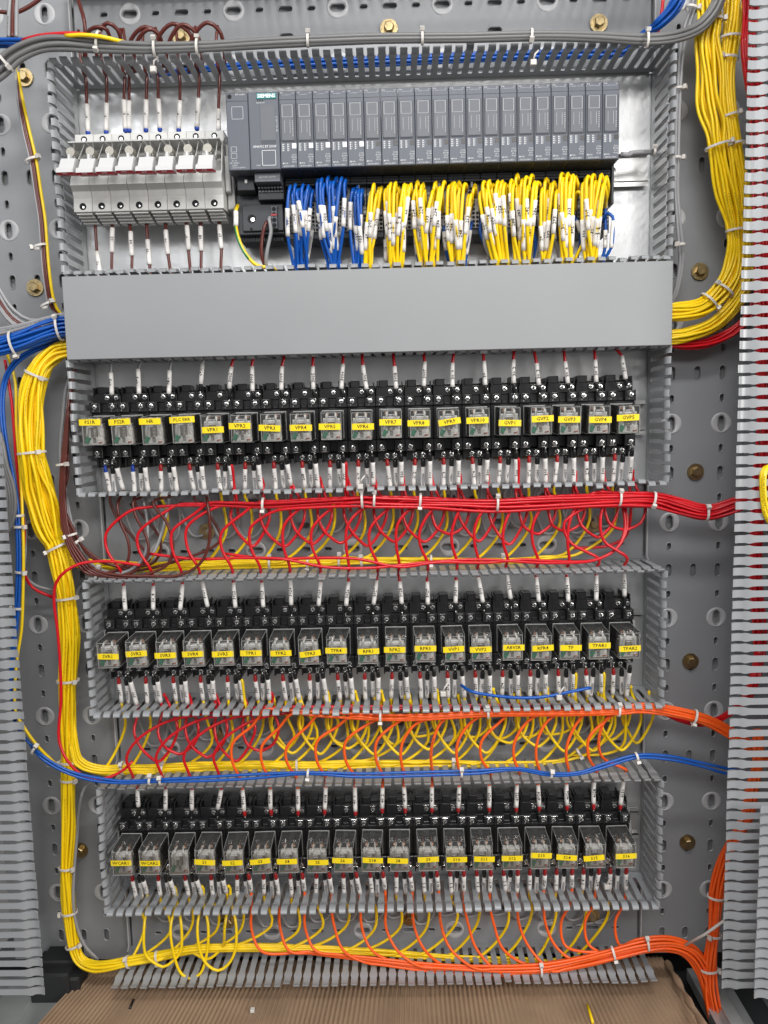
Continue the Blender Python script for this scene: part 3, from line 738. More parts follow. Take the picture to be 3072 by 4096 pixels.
class Trunk:
    def __init__(s, pts, depth=.8, maxd=13):
        # pts: (px, py, halfwidth px, h)
        s.c = [P(p[0], p[1], p[3]) for p in pts]; s.hw = [p[2]*(D-p[3])/FPX for p in pts]; s.px = [p[0] for p in pts]; s.py = [p[1] for p in pts]
        s.depth = depth; s.maxd = maxd; s.n = len(pts)
    def at(s, t):
        t = max(0, min(s.n-1, t)); i = min(int(t), s.n-2); k = t-i
        g = lambda j: s.c[max(0, min(s.n-1, j))]
        p0, p1, p2, p3 = g(i-1), g(i), g(i+1), g(i+2)
        pos = .5*((2*p1) + (p2-p0)*k + (2*p0-5*p1+4*p2-p3)*k*k + (3*p1-p0-3*p2+p3)*k**3)
        tan_ = .5*((p2-p0) + 2*(2*p0-5*p1+4*p2-p3)*k + 3*(3*p1-p0-3*p2+p3)*k*k).normalized()
        return pos, tan_, s.hw[i]*(1-k) + s.hw[i+1]*k
    def pos(s, t, a, b):
        c, tn, hw = s.at(t); side = tn.cross(Vector((0, 1, 0))).normalized()
        hd = min(hw*s.depth, s.maxd)
        return c + side*(a*hw) + Vector((0, -1, 0))*(b*hd)
    def run(s, t0, t1, a, b, ph=0, amp=.10, dt=.34):
        nn = max(2, int(abs(t1-t0)/dt)); out = []
        for j in range(nn+1):
            t = t0+(t1-t0)*j/nn
            out.append(s.pos(t, a+amp*math.sin(t*1.9+ph), b+amp*math.cos(t*1.5+ph*2)))
        return out
    def t_x(s, px):
        for i in range(s.n-1):
            a, b = s.px[i], s.px[i+1]
            if (a-px)*(b-px) <= 0 and a != b: return i + (px-a)/(b-a)
        return 0 if abs(s.px[0]-px) < abs(s.px[-1]-px) else s.n-1
def sun(k, N):
    r_ = math.sqrt((k+.5)/N); a = k*2.39996; return r_*math.cos(a), r_*math.sin(a)

# ---------- left yellow trunk with its three branches
TL = Trunk([(420, 1385, 34, 40), (262, 1400, 34, 44), (205, 1425, 36, 48), (160, 1475, 40, 52), (132, 1560, 46, 54), (124, 1680, 50, 54), (127, 1811, 50, 54), (142, 1900, 58, 50), (163, 1980, 66, 46), (196, 2110, 62, 42), (226, 2191, 44, 40), (252, 2300, 42, 40), (267, 2393, 36, 40), (278, 2553, 42, 40), (272, 2722, 37, 40),
            (271, 2900, 35, 40), (274, 3046, 30, 38), (273, 3119, 26, 38), (274, 3298, 30, 36), (266, 3470, 26, 36), (270, 3560, 27, 36), (278, 3649, 27, 36), (293, 3775, 24, 36), (318, 3840, 24, 38), (371, 3866, 24, 42), (440, 3862, 22, 44), (510, 3848, 20, 44), (630, 3826, 19, 42), (800, 3795, 17, 38), (1100, 3792, 15, 34), (1500, 3806, 14, 30), (1852, 3833, 13, 28), (2270, 3842, 12, 26)], depth=.85, maxd=14)
TB = Trunk([(226, 2175, 30, 36), (268, 2225, 26, 32), (335, 2256, 22, 26), (420, 2258, 20, 24), (560, 2266, 18, 24), (750, 2262, 18, 24), (1000, 2255, 20, 24), (1117, 2251, 19, 24), (1334, 2243, 16, 24), (1551, 2240, 14, 24), (1800, 2240, 12, 24), (1950, 2242, 11, 24), (2086, 2240, 9, 24), (2300, 2215, 8, 24)], depth=.7, maxd=8)
TCc = Trunk([(280, 2990, 24, 42), (302, 3030, 22, 42), (345, 3066, 20, 40), (420, 3082, 20, 38), (500, 3078, 20, 36), (650, 3076, 20, 34), (850, 3066, 20, 32), (1100, 3064, 20, 30), (1300, 3062, 19, 30), (1510, 3054, 18, 30), (1800, 3052, 15, 28), (2000, 3055, 12, 26), (2200, 3050, 9, 26), (2330, 3020, 8, 26)], depth=.7, maxd=8)
T12 = 10.4; T23 = 16.0
def t_join(trunk, x): return trunk.t_x(proj(Vector((x, -25, -130)))[0])
def rb(r_, i):   # common pieces for a relay's lower terminals: x, z of the three screws
    return ctr(r_, i)
SIG = [['101B', '107', '108', '109'] + [str(1265+k) for k in range(15)], [str(1280+k) for k in range(19)],
       ['1299', '1300', '1303'] + [str(1304+k) for k in range(16)]]
ZW = [ZB_T, ZC_T, ZD_T]
DIPZ = [(ZB_T, ZB_B), (ZC_T, ZC_B), (ZD_T, ZD_B)]
def lower_end(r_, i, dx, zz, hh, jx):
    """terminal end, sleeve bottom, sleeve top, ferrule positions for one lower terminal"""
    c = ctr(r_, i); t = Vector((c.x+dx, -hh-2.2, c.z+zz))
    f0 = t + Vector((jx*.1, -2, -3.5)); f1 = f0 + Vector((jx*.25, .5, -8.0)); s1 = f1 + Vector((0, 0, .8)); s0 = s1 + Vector((jx, 4, -21.0-R(0, 4)))
    return t, f0, f1, s1, s0
# yellow signal wires
for r_ in range(3):
    tr_ = (TB, TCc, None)[r_]
    for i in range(19):
        c = ctr(r_, i); jx = R(-2, 2.5); t, f0, f1, s1, s0 = lower_end(r_, i, -4.6, -34, 32, jx)
        colr = 'yellow' if not (r_ == 0 and i < 4) else ('brown' if i in (0, 1) else 'yellow' if i == 2 else 'brown')
        zw, zb = DIPZ[r_]
        lab = '%s wire sleeved %s, leaving the bottom of relay %s on its left' % (colr, SIG[r_][i], rname(r_, i))
        down = [s0 + Vector((R(-1, 1), 0, -8)), Vector((s0.x+R(0, 5), -28, zw-20)), Vector((s0.x+R(-2, 7), -26, zw-45+R(-6, 4)))]
        a, b = sun((i*7) % 19, 19)
        if colr == 'brown':
            x = s0.x
            pts = [f1.lerp(f0, .5), f1, s0] + down[:1] + [Vector((x+6+i*3, -34, zw-25)), Vector((x+26, -34, zw-52)), P(600+i*20, 2240+i*6, 36), P(470+i*18, 2262+i*6, 40), P(360+i*6, 2225, 42), P(300-i*4, 2130, 44), P(255-i*3, 2020, 46), P(262+i*3, 1900, 44), P(270, 1750, 40), P(285, 1600, 36), P(300, 1480, 30), P(330, 1420, 24)]
        elif r_ < 2:
            xj = proj(Vector((s0.x-26, -25, (zw+zb)/2)))[0]
            tj = tr_.t_x(max(300, xj)); 
            run = tr_.run(tj, 1.2, a*.9, b*.9, i)
            if r_ == 0: up = TL.run(T12-.9, 0, a*.95, b*.95, i)
            else: up = TL.run(T23-1.3, 0, a*.80, -abs(b)*.5+.2, i+3)
            if len(run) > 3 and i < 3 and r_ == 1: down[-1] = Vector((s0.x-4, -26, zw-40))
            pts = [f1.lerp(f0, .5), f1, s0] + down + run + up
        else:
            xj = proj(Vector((s0.x-34, -25, (zw+zb)/2)))[0]; tj = TL.t_x(max(520, xj))
            tj = max(tj, 25.5)
            pts = [f1.lerp(f0, .5), f1, s0] + down + TL.run(tj, 0, a*.9, b*.85, i)
        o, org = wire(pts, colr, lab, 'signal wires from the lower terminals, %s row' % ROWN[r_], step=6)
        sleeve_part(o, org, s0, s1, SIG[r_][i]); ferrule_part(o, org, f0, f1, fer_r if not (r_ == 0 and i < 2) else fer_bl)
# grey common jumpers (100), looping behind
for r_ in range(3):
    zw, zb = DIPZ[r_]
    for i in range(19):
        jx = R(-1.5, 1.5); t, f0, f1, s1, s0 = lower_end(r_, i, 3.9, -34, 32, jx)
        f0 = f0 + Vector((0, -1, 0)); dip = zw-52+R(-6, 6)
        lx = s0.x + R(26, 32)
        if i == 18: lx = s0.x+12
        pts = [f1.lerp(f0, .5), f1, s0, Vector((s0.x+R(-1, 1), -16, zw-10)), Vector((s0.x+3, -10, zw-30)), Vector((s0.x+13, -8, dip)), Vector((s0.x+26, -8, dip+2)), Vector((lx+6, -10, zw-34)), Vector((lx+6, -14, zw-12)), Vector((lx+4, -18, zw+2))]
        if i == 18: pts = pts[:5] + [Vector((s0.x-2, -7, zw-50)), Vector((s0.x-16, -6, zw-58)), Vector((s0.x-40, -6, zw-62))]
        o, org = wire(pts, 'grey', 'grey wire sleeved 100, leaving the bottom of relay %s in its middle' % rname(r_, i), 'grey common wires', r=1.5)
        sleeve_part(o, org, s0, s1, '100' if R(0, 1) < .9 else ''); ferrule_part(o, org, f0, f1+Vector((0, 0, -1)), fer_b, 2.5)
# supply wires on the lower right screw: red (upper row), red/yellow (middle), yellow/orange (lower)
TO = Trunk([(3010, 4180, 24, 60), (2880, 4096, 24, 60), (2834, 3962, 24, 60), (2814, 3882, 32, 60), (2768, 3812, 34, 58), (2688, 3778, 36, 56), (2589, 3782, 33, 56), (2449, 3814, 31, 56), (2300, 3850, 32, 54), (2165, 3874, 33, 54), (1972, 3880, 30, 52), (1750, 3870, 26, 50), (1560, 3850, 20, 48), (1380, 3828, 14, 46), (1200, 3805, 7, 44)], depth=.7, maxd=9)
for r_ in range(3):
    zw, zb = DIPZ[r_]
    for i in range(19):
        jx = R(-1.0, 3.0); t, f0, f1, s1, s0 = lower_end(r_, i, 9.6, -26, 43, jx)
        f0 = f0 + Vector((.5, 0, -2)); f1 = f0 + Vector((.4, 4, -9)); s1 = f1 + Vector((.1, 0, .4)); s0 = Vector((f1.x+jx, -36, zw+R(0, 6)))
        if r_ == 0:
            colr = 'brown' if i < 4 else 'red'; num = ['109', '109', '108', '109'][i] if i < 4 else '3001'
        elif r_ == 1: colr, num = ('red', '3001') if i < 5 else ('yellow', '3021')
        else: colr, num = ('yellow', '3021') if i < 4 else ('orange', str(4001+2*(i-4)))
        x = s0.x
        if colr == 'orange':
            xj = proj(Vector((x+30, -50, zw-60)))[0]; tj = TO.t_x(min(2600, max(1215, xj))); a, b = sun((i*4) % 15, 15)
            pts = [f1.lerp(f0, .5), f1, s0, Vector((x+R(-1, 1), -40, zw-12)), Vector((x+R(0, 4), -44, zw-34)), Vector((x+12, -50, zw-58))] + TO.run(tj-.15, 0, a, b, i, .07)
            if i > 15: pts = [f1.lerp(f0, .5), f1, s0, Vector((x-3, -40, zw-12)), Vector((x-14, -44, zw-32)), Vector((x-10, -50, zw-56))] + TO.run(7.3-(i-16)*.5, 0, a, b, i, .07)
        elif colr == 'brown':
            mid = [[(470, 2020), (482, 2090), (512, 2160), (516, 2225), (500, 2262), (450, 2286)], [(532, 2010), (542, 2062), (588, 2155), (592, 2222), (535, 2286), (452, 2308)],
                   [(612, 2010), (664, 2084), (692, 2180), (675, 2252), (610, 2290), (500, 2312)], [(830, 2010), (838, 2160), (802, 2252), (720, 2300), (600, 2304), (480, 2300)]][i]
            pts = [f1.lerp(f0, .5), f1, s0] + [P(q[0], q[1], 52+i*2) for q in mid] + [P(355+i*8, 2296-i*6, 56), P(300+i*8, 2240-i*8, 54), P(258+i*7, 2140, 52), P(242+i*6, 2020, 50), P(244+i*5, 1900, 48), P(258+i*4, 1750, 44), P(276, 1600, 40), P(300, 1470, 30)]
        else:
            w_ = 40 + R(-3, 5); dip = zw-54+R(-7, 6); hb = 46 if colr == 'red' else 34
            if r_ == 2: w_ = 36+R(-4, 4); dip = zw-80+R(-8, 10); hb = 52
            nxt = x + (29.95)
            pts = [f1.lerp(f0, .5), f1, s0, Vector((x+R(-1, 2), -34, zw-6)), Vector((x+R(-2, 1), -hb, zw-26)), Vector((x+(6 if r_ < 2 else 1), -hb-2, zw-(43 if r_ < 2 else 58))), Vector((x+w_*(.5 if r_ < 2 else .22), -hb-2, dip+(0 if r_ < 2 else 6))), Vector((x+w_*(.55 if r_ < 2 else .5), -hb-2, dip)), Vector((x+w_*(.62 if r_ < 2 else .78), -hb-1, dip+(1 if r_ < 2 else 6))), Vector((x+w_-(4 if r_ < 2 else 0), -hb, zw-(42 if r_ < 2 else 56))), Vector((x+w_+2, -hb+2, zw-24)), Vector((x+w_-6, -36, zw-5)), Vector((nxt+2.5, -34, zw+7)), Vector((nxt+1.5, -38, zw+13))]
            if i == 18 or (r_ == 2 and i == 3):
                pts = pts[:5] + [Vector((x-2, -30, zw-58)), Vector((x-18, -26, zw-68)), Vector((x-60, -22, zw-71))] if r_ < 2 else pts[:5] + [Vector((x-8, -38, zw-62)), Vector((x-24, -40, zw-74)), Vector((x-40, -40, zw-66))]
        o, org = wire(pts, colr, '%s wire sleeved %s, leaving the bottom of relay %s on its right' % (colr, num, rname(r_, i)), 'supply wires on the lower right screws', step=5)
        sleeve_part(o, org, s0, s1, num, SR+.1); ferrule_part(o, org, f0, f1, fer_b if colr != 'orange' else fer_r, 2.2)
        if r_ == 0 and i in (4, 8, 14) or (r_ == 1 and i in (4, 16, 17)):   # a second bare wire doubled into the same ferrule
            q = Vector((1.9, -1.5, 0))
            wire([f1+q*.4, s1+q, s0+q, Vector((x+4, -38, zw-8)), Vector((x+6, -44, zw-24))], 'red' if r_ == 0 else 'yellow', 'bare %s wire doubled beside the sleeved one at the lower right of relay %s' % ('red' if r_ == 0 else 'yellow', rname(r_, i)))

for i in range(5, 19):     # second set of yellow loops hanging deeper in the duct under the middle row
    c = ctr(1, i); x = c.x+12+R(-2, 2); w_ = 27+R(-3, 4); dp = ZC_T-50+R(-8, 5)
    wire([Vector((x, -30, ZC_T+6)), Vector((x+1, -28, ZC_T-8)), Vector((x+R(-5, -1), -26, ZC_T-28)), Vector((x+3, -25, ZC_T-44)), Vector((x+w_*.5, -24, dp)), Vector((x+w_, -25, ZC_T-40)), Vector((x+w_+5, -27, ZC_T-22)), Vector((x+w_-1, -30, ZC_T-2)), Vector((x+w_-2, -32, ZC_T+5))], 'yellow', 'yellow loop hanging in the duct right under relay %s, behind the orange wires' % rname(1, i), 'rear yellow loops under the middle row', step=5)
# ---------- upper terminal wires
TR = Trunk([(3140, 1985, 20, 66), (2990, 2005, 20, 62), (2937, 2022, 30, 60), (2826, 2052, 31, 56), (2706, 2026, 32, 58), (2614, 2002, 30, 62), (2479, 1999, 31, 60), (2230, 2008, 34, 58), (1989, 2020, 32, 56), (1800, 2014, 30, 56), (1681, 2010, 28, 58), (1497, 2006, 27, 60), (1448, 2004, 26, 60), (1280, 2012, 25, 58), (1052, 2024, 22, 56), (900, 2020, 18, 56), (700, 2022, 9, 54), (560, 2030, 7, 52)], depth=.7, maxd=9)
TOC = Trunk([(3090, 3060, 22, 60), (2960, 2960, 22, 58), (2880, 2908, 22, 56), (2800, 2874, 21, 56), (2674, 2845, 20, 60), (2560, 2832, 18, 64), (2475, 2842, 17, 62), (2250, 2848, 16, 60), (1950, 2850, 15, 60), (1700, 2866, 15, 58), (1521, 2868, 14, 58), (1262, 2853, 11, 58), (1081, 2842, 8, 58), (980, 2850, 6, 56)], depth=.7, maxd=8)
TOPS = [
 [('R1',738,745,735,815,742,960,745,1015,'109B','grey'),('R1',938,740,915,790,922,955,930,1010,'109B','grey'),('R1',1137,740,1125,800,1120,955,1118,1005,'108A','grey'),('R1',1352,738,1343,748,1333,890,1328,935,'109A','white'),('R1',1547,728,1535,775,1522,920,1520,990,'3002','red'),
  ('R2',27,175,15,240,22,445,30,510,'3003','red'),('R2',280,175,265,240,260,435,270,505,'3004','red'),('R2',522,165,520,240,525,430,540,500,'3005','red'),('R2',772,152,770,220,758,425,776,495,'3006','red'),('R2',930,145,935,230,968,430,976,495,'3007','red'),('R2',1188,145,1198,240,1212,425,1212,490,'3008','red'),('R2',1440,135,1448,200,1442,405,1445,485,'3009','red'),
  ('R3',242,125,227,210,228,410,230,480,'3010','red'),('R3',483,130,487,195,500,395,503,465,'3011','red'),('R3',738,120,732,185,737,380,742,460,'3012','red'),('R3',905,115,925,215,945,395,950,455,'3013','red'),('R3',1153,110,1160,200,1185,380,1190,420,'3014','red'),('R3',1405,100,1410,185,1420,370,1426,425,'3015','red'),('R3',1585,95,1630,150,1665,345,1672,400,'3016','red')],
 [('S1',818,615,820,650,832,815,835,850,'3017','red'),('S1',1017,610,1017,650,1017,810,1018,850,'3018','red'),('S1',1213,610,1210,640,1195,810,1197,850,'3019','red'),('S1',1330,600,1340,620,1378,790,1385,850,'3020','red'),('S1',1547,600,1548,630,1562,795,1566,850,'3022','red'),
  ('S2',265,650,270,700,282,880,290,940,'3023','red'),('S2',480,640,483,672,488,865,490,935,'3024','red'),('S2',703,650,705,692,690,870,690,930,'3025','red'),('S2',913,650,910,692,893,870,890,925,'3026','red'),('S2',1122,640,1117,682,1095,860,1092,920,'3027','red'),('S2',1280,640,1288,690,1303,855,1305,915,'3028','red'),('S2',1488,640,1490,692,1495,860,1497,915,'3029','red'),
  ('S3',255,720,257,768,253,955,255,1020,'3030','red'),('S3',430,690,440,742,480,950,487,1010,'3031','red'),('S3',668,660,678,702,710,920,715,985,'3032','red'),('S3',917,690,922,740,945,945,950,1000,'3033','red'),('S3',1170,690,1175,740,1188,945,1190,1000,'3034','red'),('S3',1415,680,1420,727,1420,935,1420,995,'3035','red'),('S3',1645,660,1650,702,1655,900,1655,985,'3036','red')],
 [('T1',820,350,828,385,835,490,838,550,'3037','red'),('T1',995,350,998,385,998,510,998,555,'3038','red'),('T1',1160,350,1158,388,1158,510,1155,550,'3039','red'),('T1',1337,350,1335,388,1313,505,1312,550,'3040','red'),('T1',1458,350,1462,388,1473,515,1478,550,'4002','orange'),('T1',1628,350,1630,385,1632,505,1638,545,'4004','orange'),
  ('T2',478,630,483,670,485,812,485,850,'4006','orange'),('T2',668,620,668,662,662,805,660,845,'4008','orange'),('T2',862,620,862,660,865,818,867,850,'4010','orange'),('T2',1047,620,1045,662,1043,798,1043,835,'4012','orange'),('T2',1187,615,1187,657,1195,797,1197,835,'4014','orange'),('T2',1373,615,1373,657,1373,795,1373,830,'4016','orange'),('T2',1553,615,1553,657,1548,795,1548,828,'4018','orange'),
  ('T3',260,600,260,650,260,792,260,825,'4020','orange'),('T3',447,595,443,645,440,792,440,825,'4022','orange'),('T3',580,590,583,645,592,785,592,820,'4024','orange'),('T3',770,590,772,640,776,778,777,815,'4026','orange'),('T3',953,580,955,625,953,768,953,812,'4028','orange'),('T3',1146,570,1150,620,1132,775,1130,812,'4030','orange')]]
for r_ in range(3):
    for i, (wn, x0, y0, x1, y1, x2, y2, x3, y3, num, colr) in enumerate(TOPS[r_]):
        hs_ = 40
        a0 = Q(wn, x0, y0, 44); s1 = Q(wn, x1, y1, 45); s0 = Q(wn, x2, y2, 46); f = Q(wn, x3, y3, 44)
        if r_ == 0:
            pre = [Vector((a0.x+R(-4, 4), -30, ZA_B+30)), Vector((a0.x+R(-1, 1), -40, ZA_B+8)), a0]
        elif r_ == 1 or (r_ == 2 and colr == 'orange'):
            tk = TR if r_ == 1 else TOC; zt = ZB_T if r_ == 1 else ZC_T
            px0 = proj(a0)[0]; xo = 105 if r_ == 1 else 100
            tj = tk.t_x(min(2480, px0+xo)); a, b = sun((i*7) % 19, 19)
            if r_ == 1 and i == 18: tj = tk.t_x(2480)
            run = tk.run(0, tj, a, b, i, .08, dt=.4); lm = run[-1]
            sgn = R(-6, 5)
            if px0 > 2380: sgn -= 28
            pre = run + [Vector((lm.x-15, -56, zt-19+R(-2, 3))), Vector((a0.x+sgn-4, -58, zt-38+R(-4, 4))), Vector((a0.x+sgn*.8-5, -58, zt-58)), Vector((a0.x+1, -54, (a0.z+zt-58)/2-4)), a0]
        else:   # red drops into the lower row from under the middle row
            x = a0.x
            pre = [Vector((x+150, -34, ZC_T-4)), Vector((x+90, -40, ZC_T-8)), Vector((x+40, -48, ZC_T-14)), Vector((x+8, -54, ZC_T-32)), Vector((x-5, -54, ZC_T-52)), Vector((x-2, -52, ZC_T-68)), a0]
        lab = '%s wire sleeved %s, coming down to the top of relay %s' % (colr, num, rname(r_, i))
        o, org = wire(pre + [s1, s0], colr, lab, 'wires into the upper terminals, %s row' % ROWN[r_], step=5)
        sleeve_part(o, org, s0, s1, num)
        ferrule_part(o, org, f, s0, fer_r if colr == 'orange' else fer_b, 2.0)

print('wires', WCOUNT)
#PART2
# ================================================================ FUSE HOLDERS
def zq(y, h, wn='Z1', x=900): return Q(wn, x, y, h).z
FX0, FX1 = Q('Z1', 500, 1240, 60).x, Q('Z1', 1293, 1222, 60).x
fz = lambda y, h: (Q('Z1', 500, y+4, h).z + Q('Z1', 1293, y-14, h).z)/2
FP = (FX1-FX0)/7
ztop = fz(800, 46); zhole_t = fz(835, 46)
body_prof = [(ztop, 4), (ztop, 44), (ztop-1, 46), (fz(868, 46), 46), (fz(872, 40), 30), (fz(1040, 56), 34), (fz(1045, 60), 60), (fz(1075, 64), 64), (fz(1110, 66), 66), (fz(1150, 60), 61), (fz(1190, 60), 59), (fz(1230, 60), 60), (fz(1272, 60), 60), (fz(1278, 58), 57), (fz(1300, 40), 40), (fz(1310, 26), 26), (fz(1310, 4), 4)]
body_prof = list(reversed(body_prof))
mb = MB(); hwf = FP/2-.22
mb.prism(body_prof, -hwf, hwf, ivory)
for x in (-hwf, hwf-.9): mb.prism([(fz(1045, 60), 20), (fz(868, 46), 20), (fz(862, 50), 52), (fz(1045, 60), 60)], x, x+.9, ivory)      # cheeks of the open drawer well
zb1, zb2 = fz(1282, 56), fz(1306, 36)
for k in range(4): mb.box(-hwf+1.5, hwf-1.5, zb1-1.5-k*1.7, zb1-.3-k*1.7, 30, 57.4-k*5.3, ivory)
fbody0 = mb.build('fuse_body', link=False)
mb = MB(); mb.disc((0, -58.6, fz(1240, 60)), 3.4, 1.6, dark, n=18); mb.disc((.6, -60.0, fz(1240, 60)-.8), 1.1, .5, zinc, n=10)
lhole0 = mb.build('screw_hole', link=False)
mb = MB(); mb.disc((0, -45, zhole_t), 3.0, 1.3, dark, n=16); mb.disc((0, -45.4, zhole_t-.4), 1.6, 1.2, zinc, n=10)
thole0 = mb.build('screw_hole', link=False)
mb = MB(); a0 = fz(1042, 100); a1 = fz(935, 98); xo = Q('Z1', 400, 985, 100).x - Q('Z1', 500, 1240, 60).x
dsh = (Q('Z1', 400, 985, 98).x - FX0 + Q('Z1', 1240, 985, 98).x - FX1)/2
wd = 6.9
def pr(poly, x0, x1, mt): mb.prism(poly, x0+dsh, x1+dsh, mt)
pr([(a1, 88), (a1-1, 94), (a0+3, 102), (a0+1, 101), (a0+9, 82)], -wd, wd, white_pl)
pr([(a0+5.5, 92), (a0+4.5, 103), (a0+2, 105), (a0-.4, 105), (a0+2.2, 92)], -wd-1.0, wd+1.0, white_pl)
pr([(a0+2.2, 90), (a0-.4, 104.6), (a0-1.9, 102.5), (a0+.6, 90)], -wd-.8, wd+.8, brandred)
draw0 = mb.build('drawer', link=False)
mb = MB(); text(mb, 'E·T·N', (dsh, -103.75, a0-1.2), (1, 0, 0), Vector((0, -.8, 1)), 1.7, ink_w, .02); dtext0 = mb.build('lettering', link=False)
mb = MB(); zc = fz(905, 88); mb.disc((dsh, -76, zc), 4.1, 11, mat('fuse_metal', (.36, .34, .30), .45, metal=.5), n=20); mb.disc((dsh, -60, zc), 3.4, 17, ivory, n=16)
fuse0 = mb.build('fuse_cap', link=False)
mb = MB(); zl = fz(858, 62)
mb.box(-hwf+.2, hwf-.4, zl-.7, zl+.7, 44, 66, edge_m, .2); mb.tube([(dsh*.3-4, -64, zl), (dsh+3, -86, a1+3)], .5, edge_m, n=5); mb.tube([(dsh*.3+6, -62, zl), (dsh+7, -86, a1+1)], .5, edge_m, n=5)
mb.box(dsh-1.2, dsh+1.2, a1-2.5, a1+4, 84, 92, white_pl, .3)
brk0 = mb.build('drawer_link', link=False)
for i in range(8):
    c = Vector((FX0+FP*i, 0, 0))
    ordn = ['leftmost', 'second', 'third', 'fourth', 'fifth', 'sixth', 'seventh', 'rightmost'][i]
    o = empty('fuse_holder', (c.x, 0, 0), '%s of the eight ivory fuse holders with white drawers tilted open' % ordn, 'fuse holder', 'ivory fuse holders')
    inst(fbody0, o, (0, 0, 0)); inst(lhole0, o, (0, 0, 0)); inst(thole0, o, (0, 0, 0)); d_ = inst(draw0, o, (R(-.25, .25), 0, R(-.2, .8))); inst(dtext0, d_, (0, 0, 0)); inst(fuse0, o, (0, 0, 0)); inst(brk0, o, (0, 0, 0))
mb = MB(); x = FX1+FP/2; mb.box(x+.6, x+8, fz(1290, 40), fz(900, 40), 6, 44, MATS['stop_grey'], 1); mb.box(x+.6, x+6, fz(1180, 50), fz(960, 50), 44, 52, MATS['stop_grey'], 1)
tag(mb.build('end_stop', origin=(x, -6, fz(1200, 20))), 'grey end stop between the fuse holders and the dark control modules', 'end stop')
ords = ['leftmost', 'second', 'third', 'fourth', 'fifth', 'sixth', 'seventh', 'rightmost']
FTOP = [(515,455,523,630,531,795),(640,455,643,625,640,790),(752,445,748,605,757,780),(777,448,778,610,778,780),(885,450,882,605,880,778),(950,445,955,600,964,775),(1082,440,1085,610,1078,778),(1200,445,1197,595,1188,768),(1325,425,1318,660,1318,790)]
for i, (x0, y0, x1, y1, x2, y2) in enumerate(FTOP):
    c = Q('Z1', x0, y0, 26); s1 = Q('Z1', x1, y1, 30); s0 = Q('Z1', x2, y2, 30)
    pre = [Vector((c.x+R(-3, 3), -30, Z0T+44)), Vector((c.x+R(-2, 2), -34, Z0T+18)), Vector((c.x, -30, Z0T+2)), c]
    lab = 'brown wire sleeved 101, %s entering the top of the fuse holders' % (['leftmost', 'second from left', 'third from left', 'fourth from left', 'fifth from left', 'sixth from left', 'seventh from left', 'eighth from left', 'rightmost'][i])
    o, org = wire(pre+[s1, s0], 'brown', lab, 'brown fuse feeds')
    sleeve_part(o, org, s0, s1, '101', SR+.15, size=4.4); ferrule_part(o, org, s0+Vector((0, 0, -3.2)), s0, fer_bl, 2.4)
FBOT = [(575,1335,585,1500,606,1680,'102'),(677,1335,678,1358,675,1525,'103'),(783,1335,788,1380,796,1545,'104'),(885,1332,890,1430,902,1598,'105'),(1000,1330,1000,1372,1014,1536,'106'),(1125,1325,1127,1345,1137,1510,'107'),(1210,1325,1210,1350,1214,1516,'108'),(1322,1320,1323,1342,1336,1502,'109')]
for i, (x0, y0, x1, y1, x2, y2, num) in enumerate(FBOT):
    f0 = Q('Z1', x0, y0-6, 34); f1 = Q('Z1', x0, y0+24, 36); s1 = Q('Z1', x1, y1+18, 38); s0 = Q('Z1', x2, y2, 42)
    e = s0 + Vector((R(-2, 2), 0, -18)); e2 = Vector((e.x, -40, LIDZ1-22))
    o, org = wire([f0, f1, s1, s0, e, e2], 'brown', 'brown wire sleeved %s, leaving the bottom of the %s fuse holder' % (num, ords[i]), 'brown fuse outlets')
    sleeve_part(o, org, s0, s1, num, SR+.1, size=4.4); ferrule_part(o, org, f0, f1, fer_b, 2.2, tip=False)

# ================================================================ CONTROL MODULES
MX0, MX1 = Q('Z2', 485, 303, 78).x, Q('Z3', 1529, 225, 78).x
MZT, MZB = 320.3, 249.6; MP = (MX1-MX0)/20
mb = MB(); q = MP/2-.18; h = 78
mb.box(-q, q, MZB, MZT-4, 46, h, plc_m, .5); mb.box(-q, q, MZT-4.3, MZT, 46, h-1.2, plc_m, .5)
mb.box(-q+1.2, q-1.2, MZB-.6, MZB+.2, 46, h-4, plc_side)
mod0 = mb.build('module_case', link=False)
Hm = MZT-MZB
zz = lambda v: MZT - Hm*v
mb = MB(); mb.prism([(zz(.67), h-.2), (zz(.64), h+1.0), (zz(.18), h+1.4), (zz(.165), h-.2)], -q+2.0, q-2.2, plc_lab)
mb.box(-q+.3, q-.3, zz(.118), zz(.112), h-1, h+.05, ledb)
for x in (-q+1.2, q-1.6): mb.box(x, x+.5, zz(.66), zz(.17), h-1, h+.5, plc_side)
for (x0, x1, z0, z1) in ((-q+2.8, q-3, zz(.345), zz(.342)), (-q+2.8, q-3, zz(.192), zz(.189)), (-q+2.8, -q+3.1, zz(.345), zz(.19)), (q-3.3, q-3.0, zz(.345), zz(.19))): mb.box(x0, x1, z0, z1, h, h+1.5, ink_w)
panel0 = mb.build('label_panel', link=False)
mb = MB()
for cx_ in (-q+1.9, -q+6.6):
    for k in range(4): z = zz(.682+.026*k); mb.box(cx_, cx_+1.25, z-1.2, z, h, h+.12, ink_w)
    for k in range(4): z = zz(.682+.026*k); text(mb, '0246'[k] if cx_ < -q+3 else '1357'[k], (cx_+2.1, -h-.1, z-.6), (1, 0, 0), (0, 0, 1), 1.7, ink_w)
mb.box(-q+1.8, -q+2.9, zz(.945), zz(.93), h, h+.12, ink_w); text(mb, 'PWR', (-q+5.0, -h-.1, zz(.938)), (1, 0, 0), (0, 0, 1), 1.9, ink_w)
lamps0 = mb.build('lamp_field', link=False)
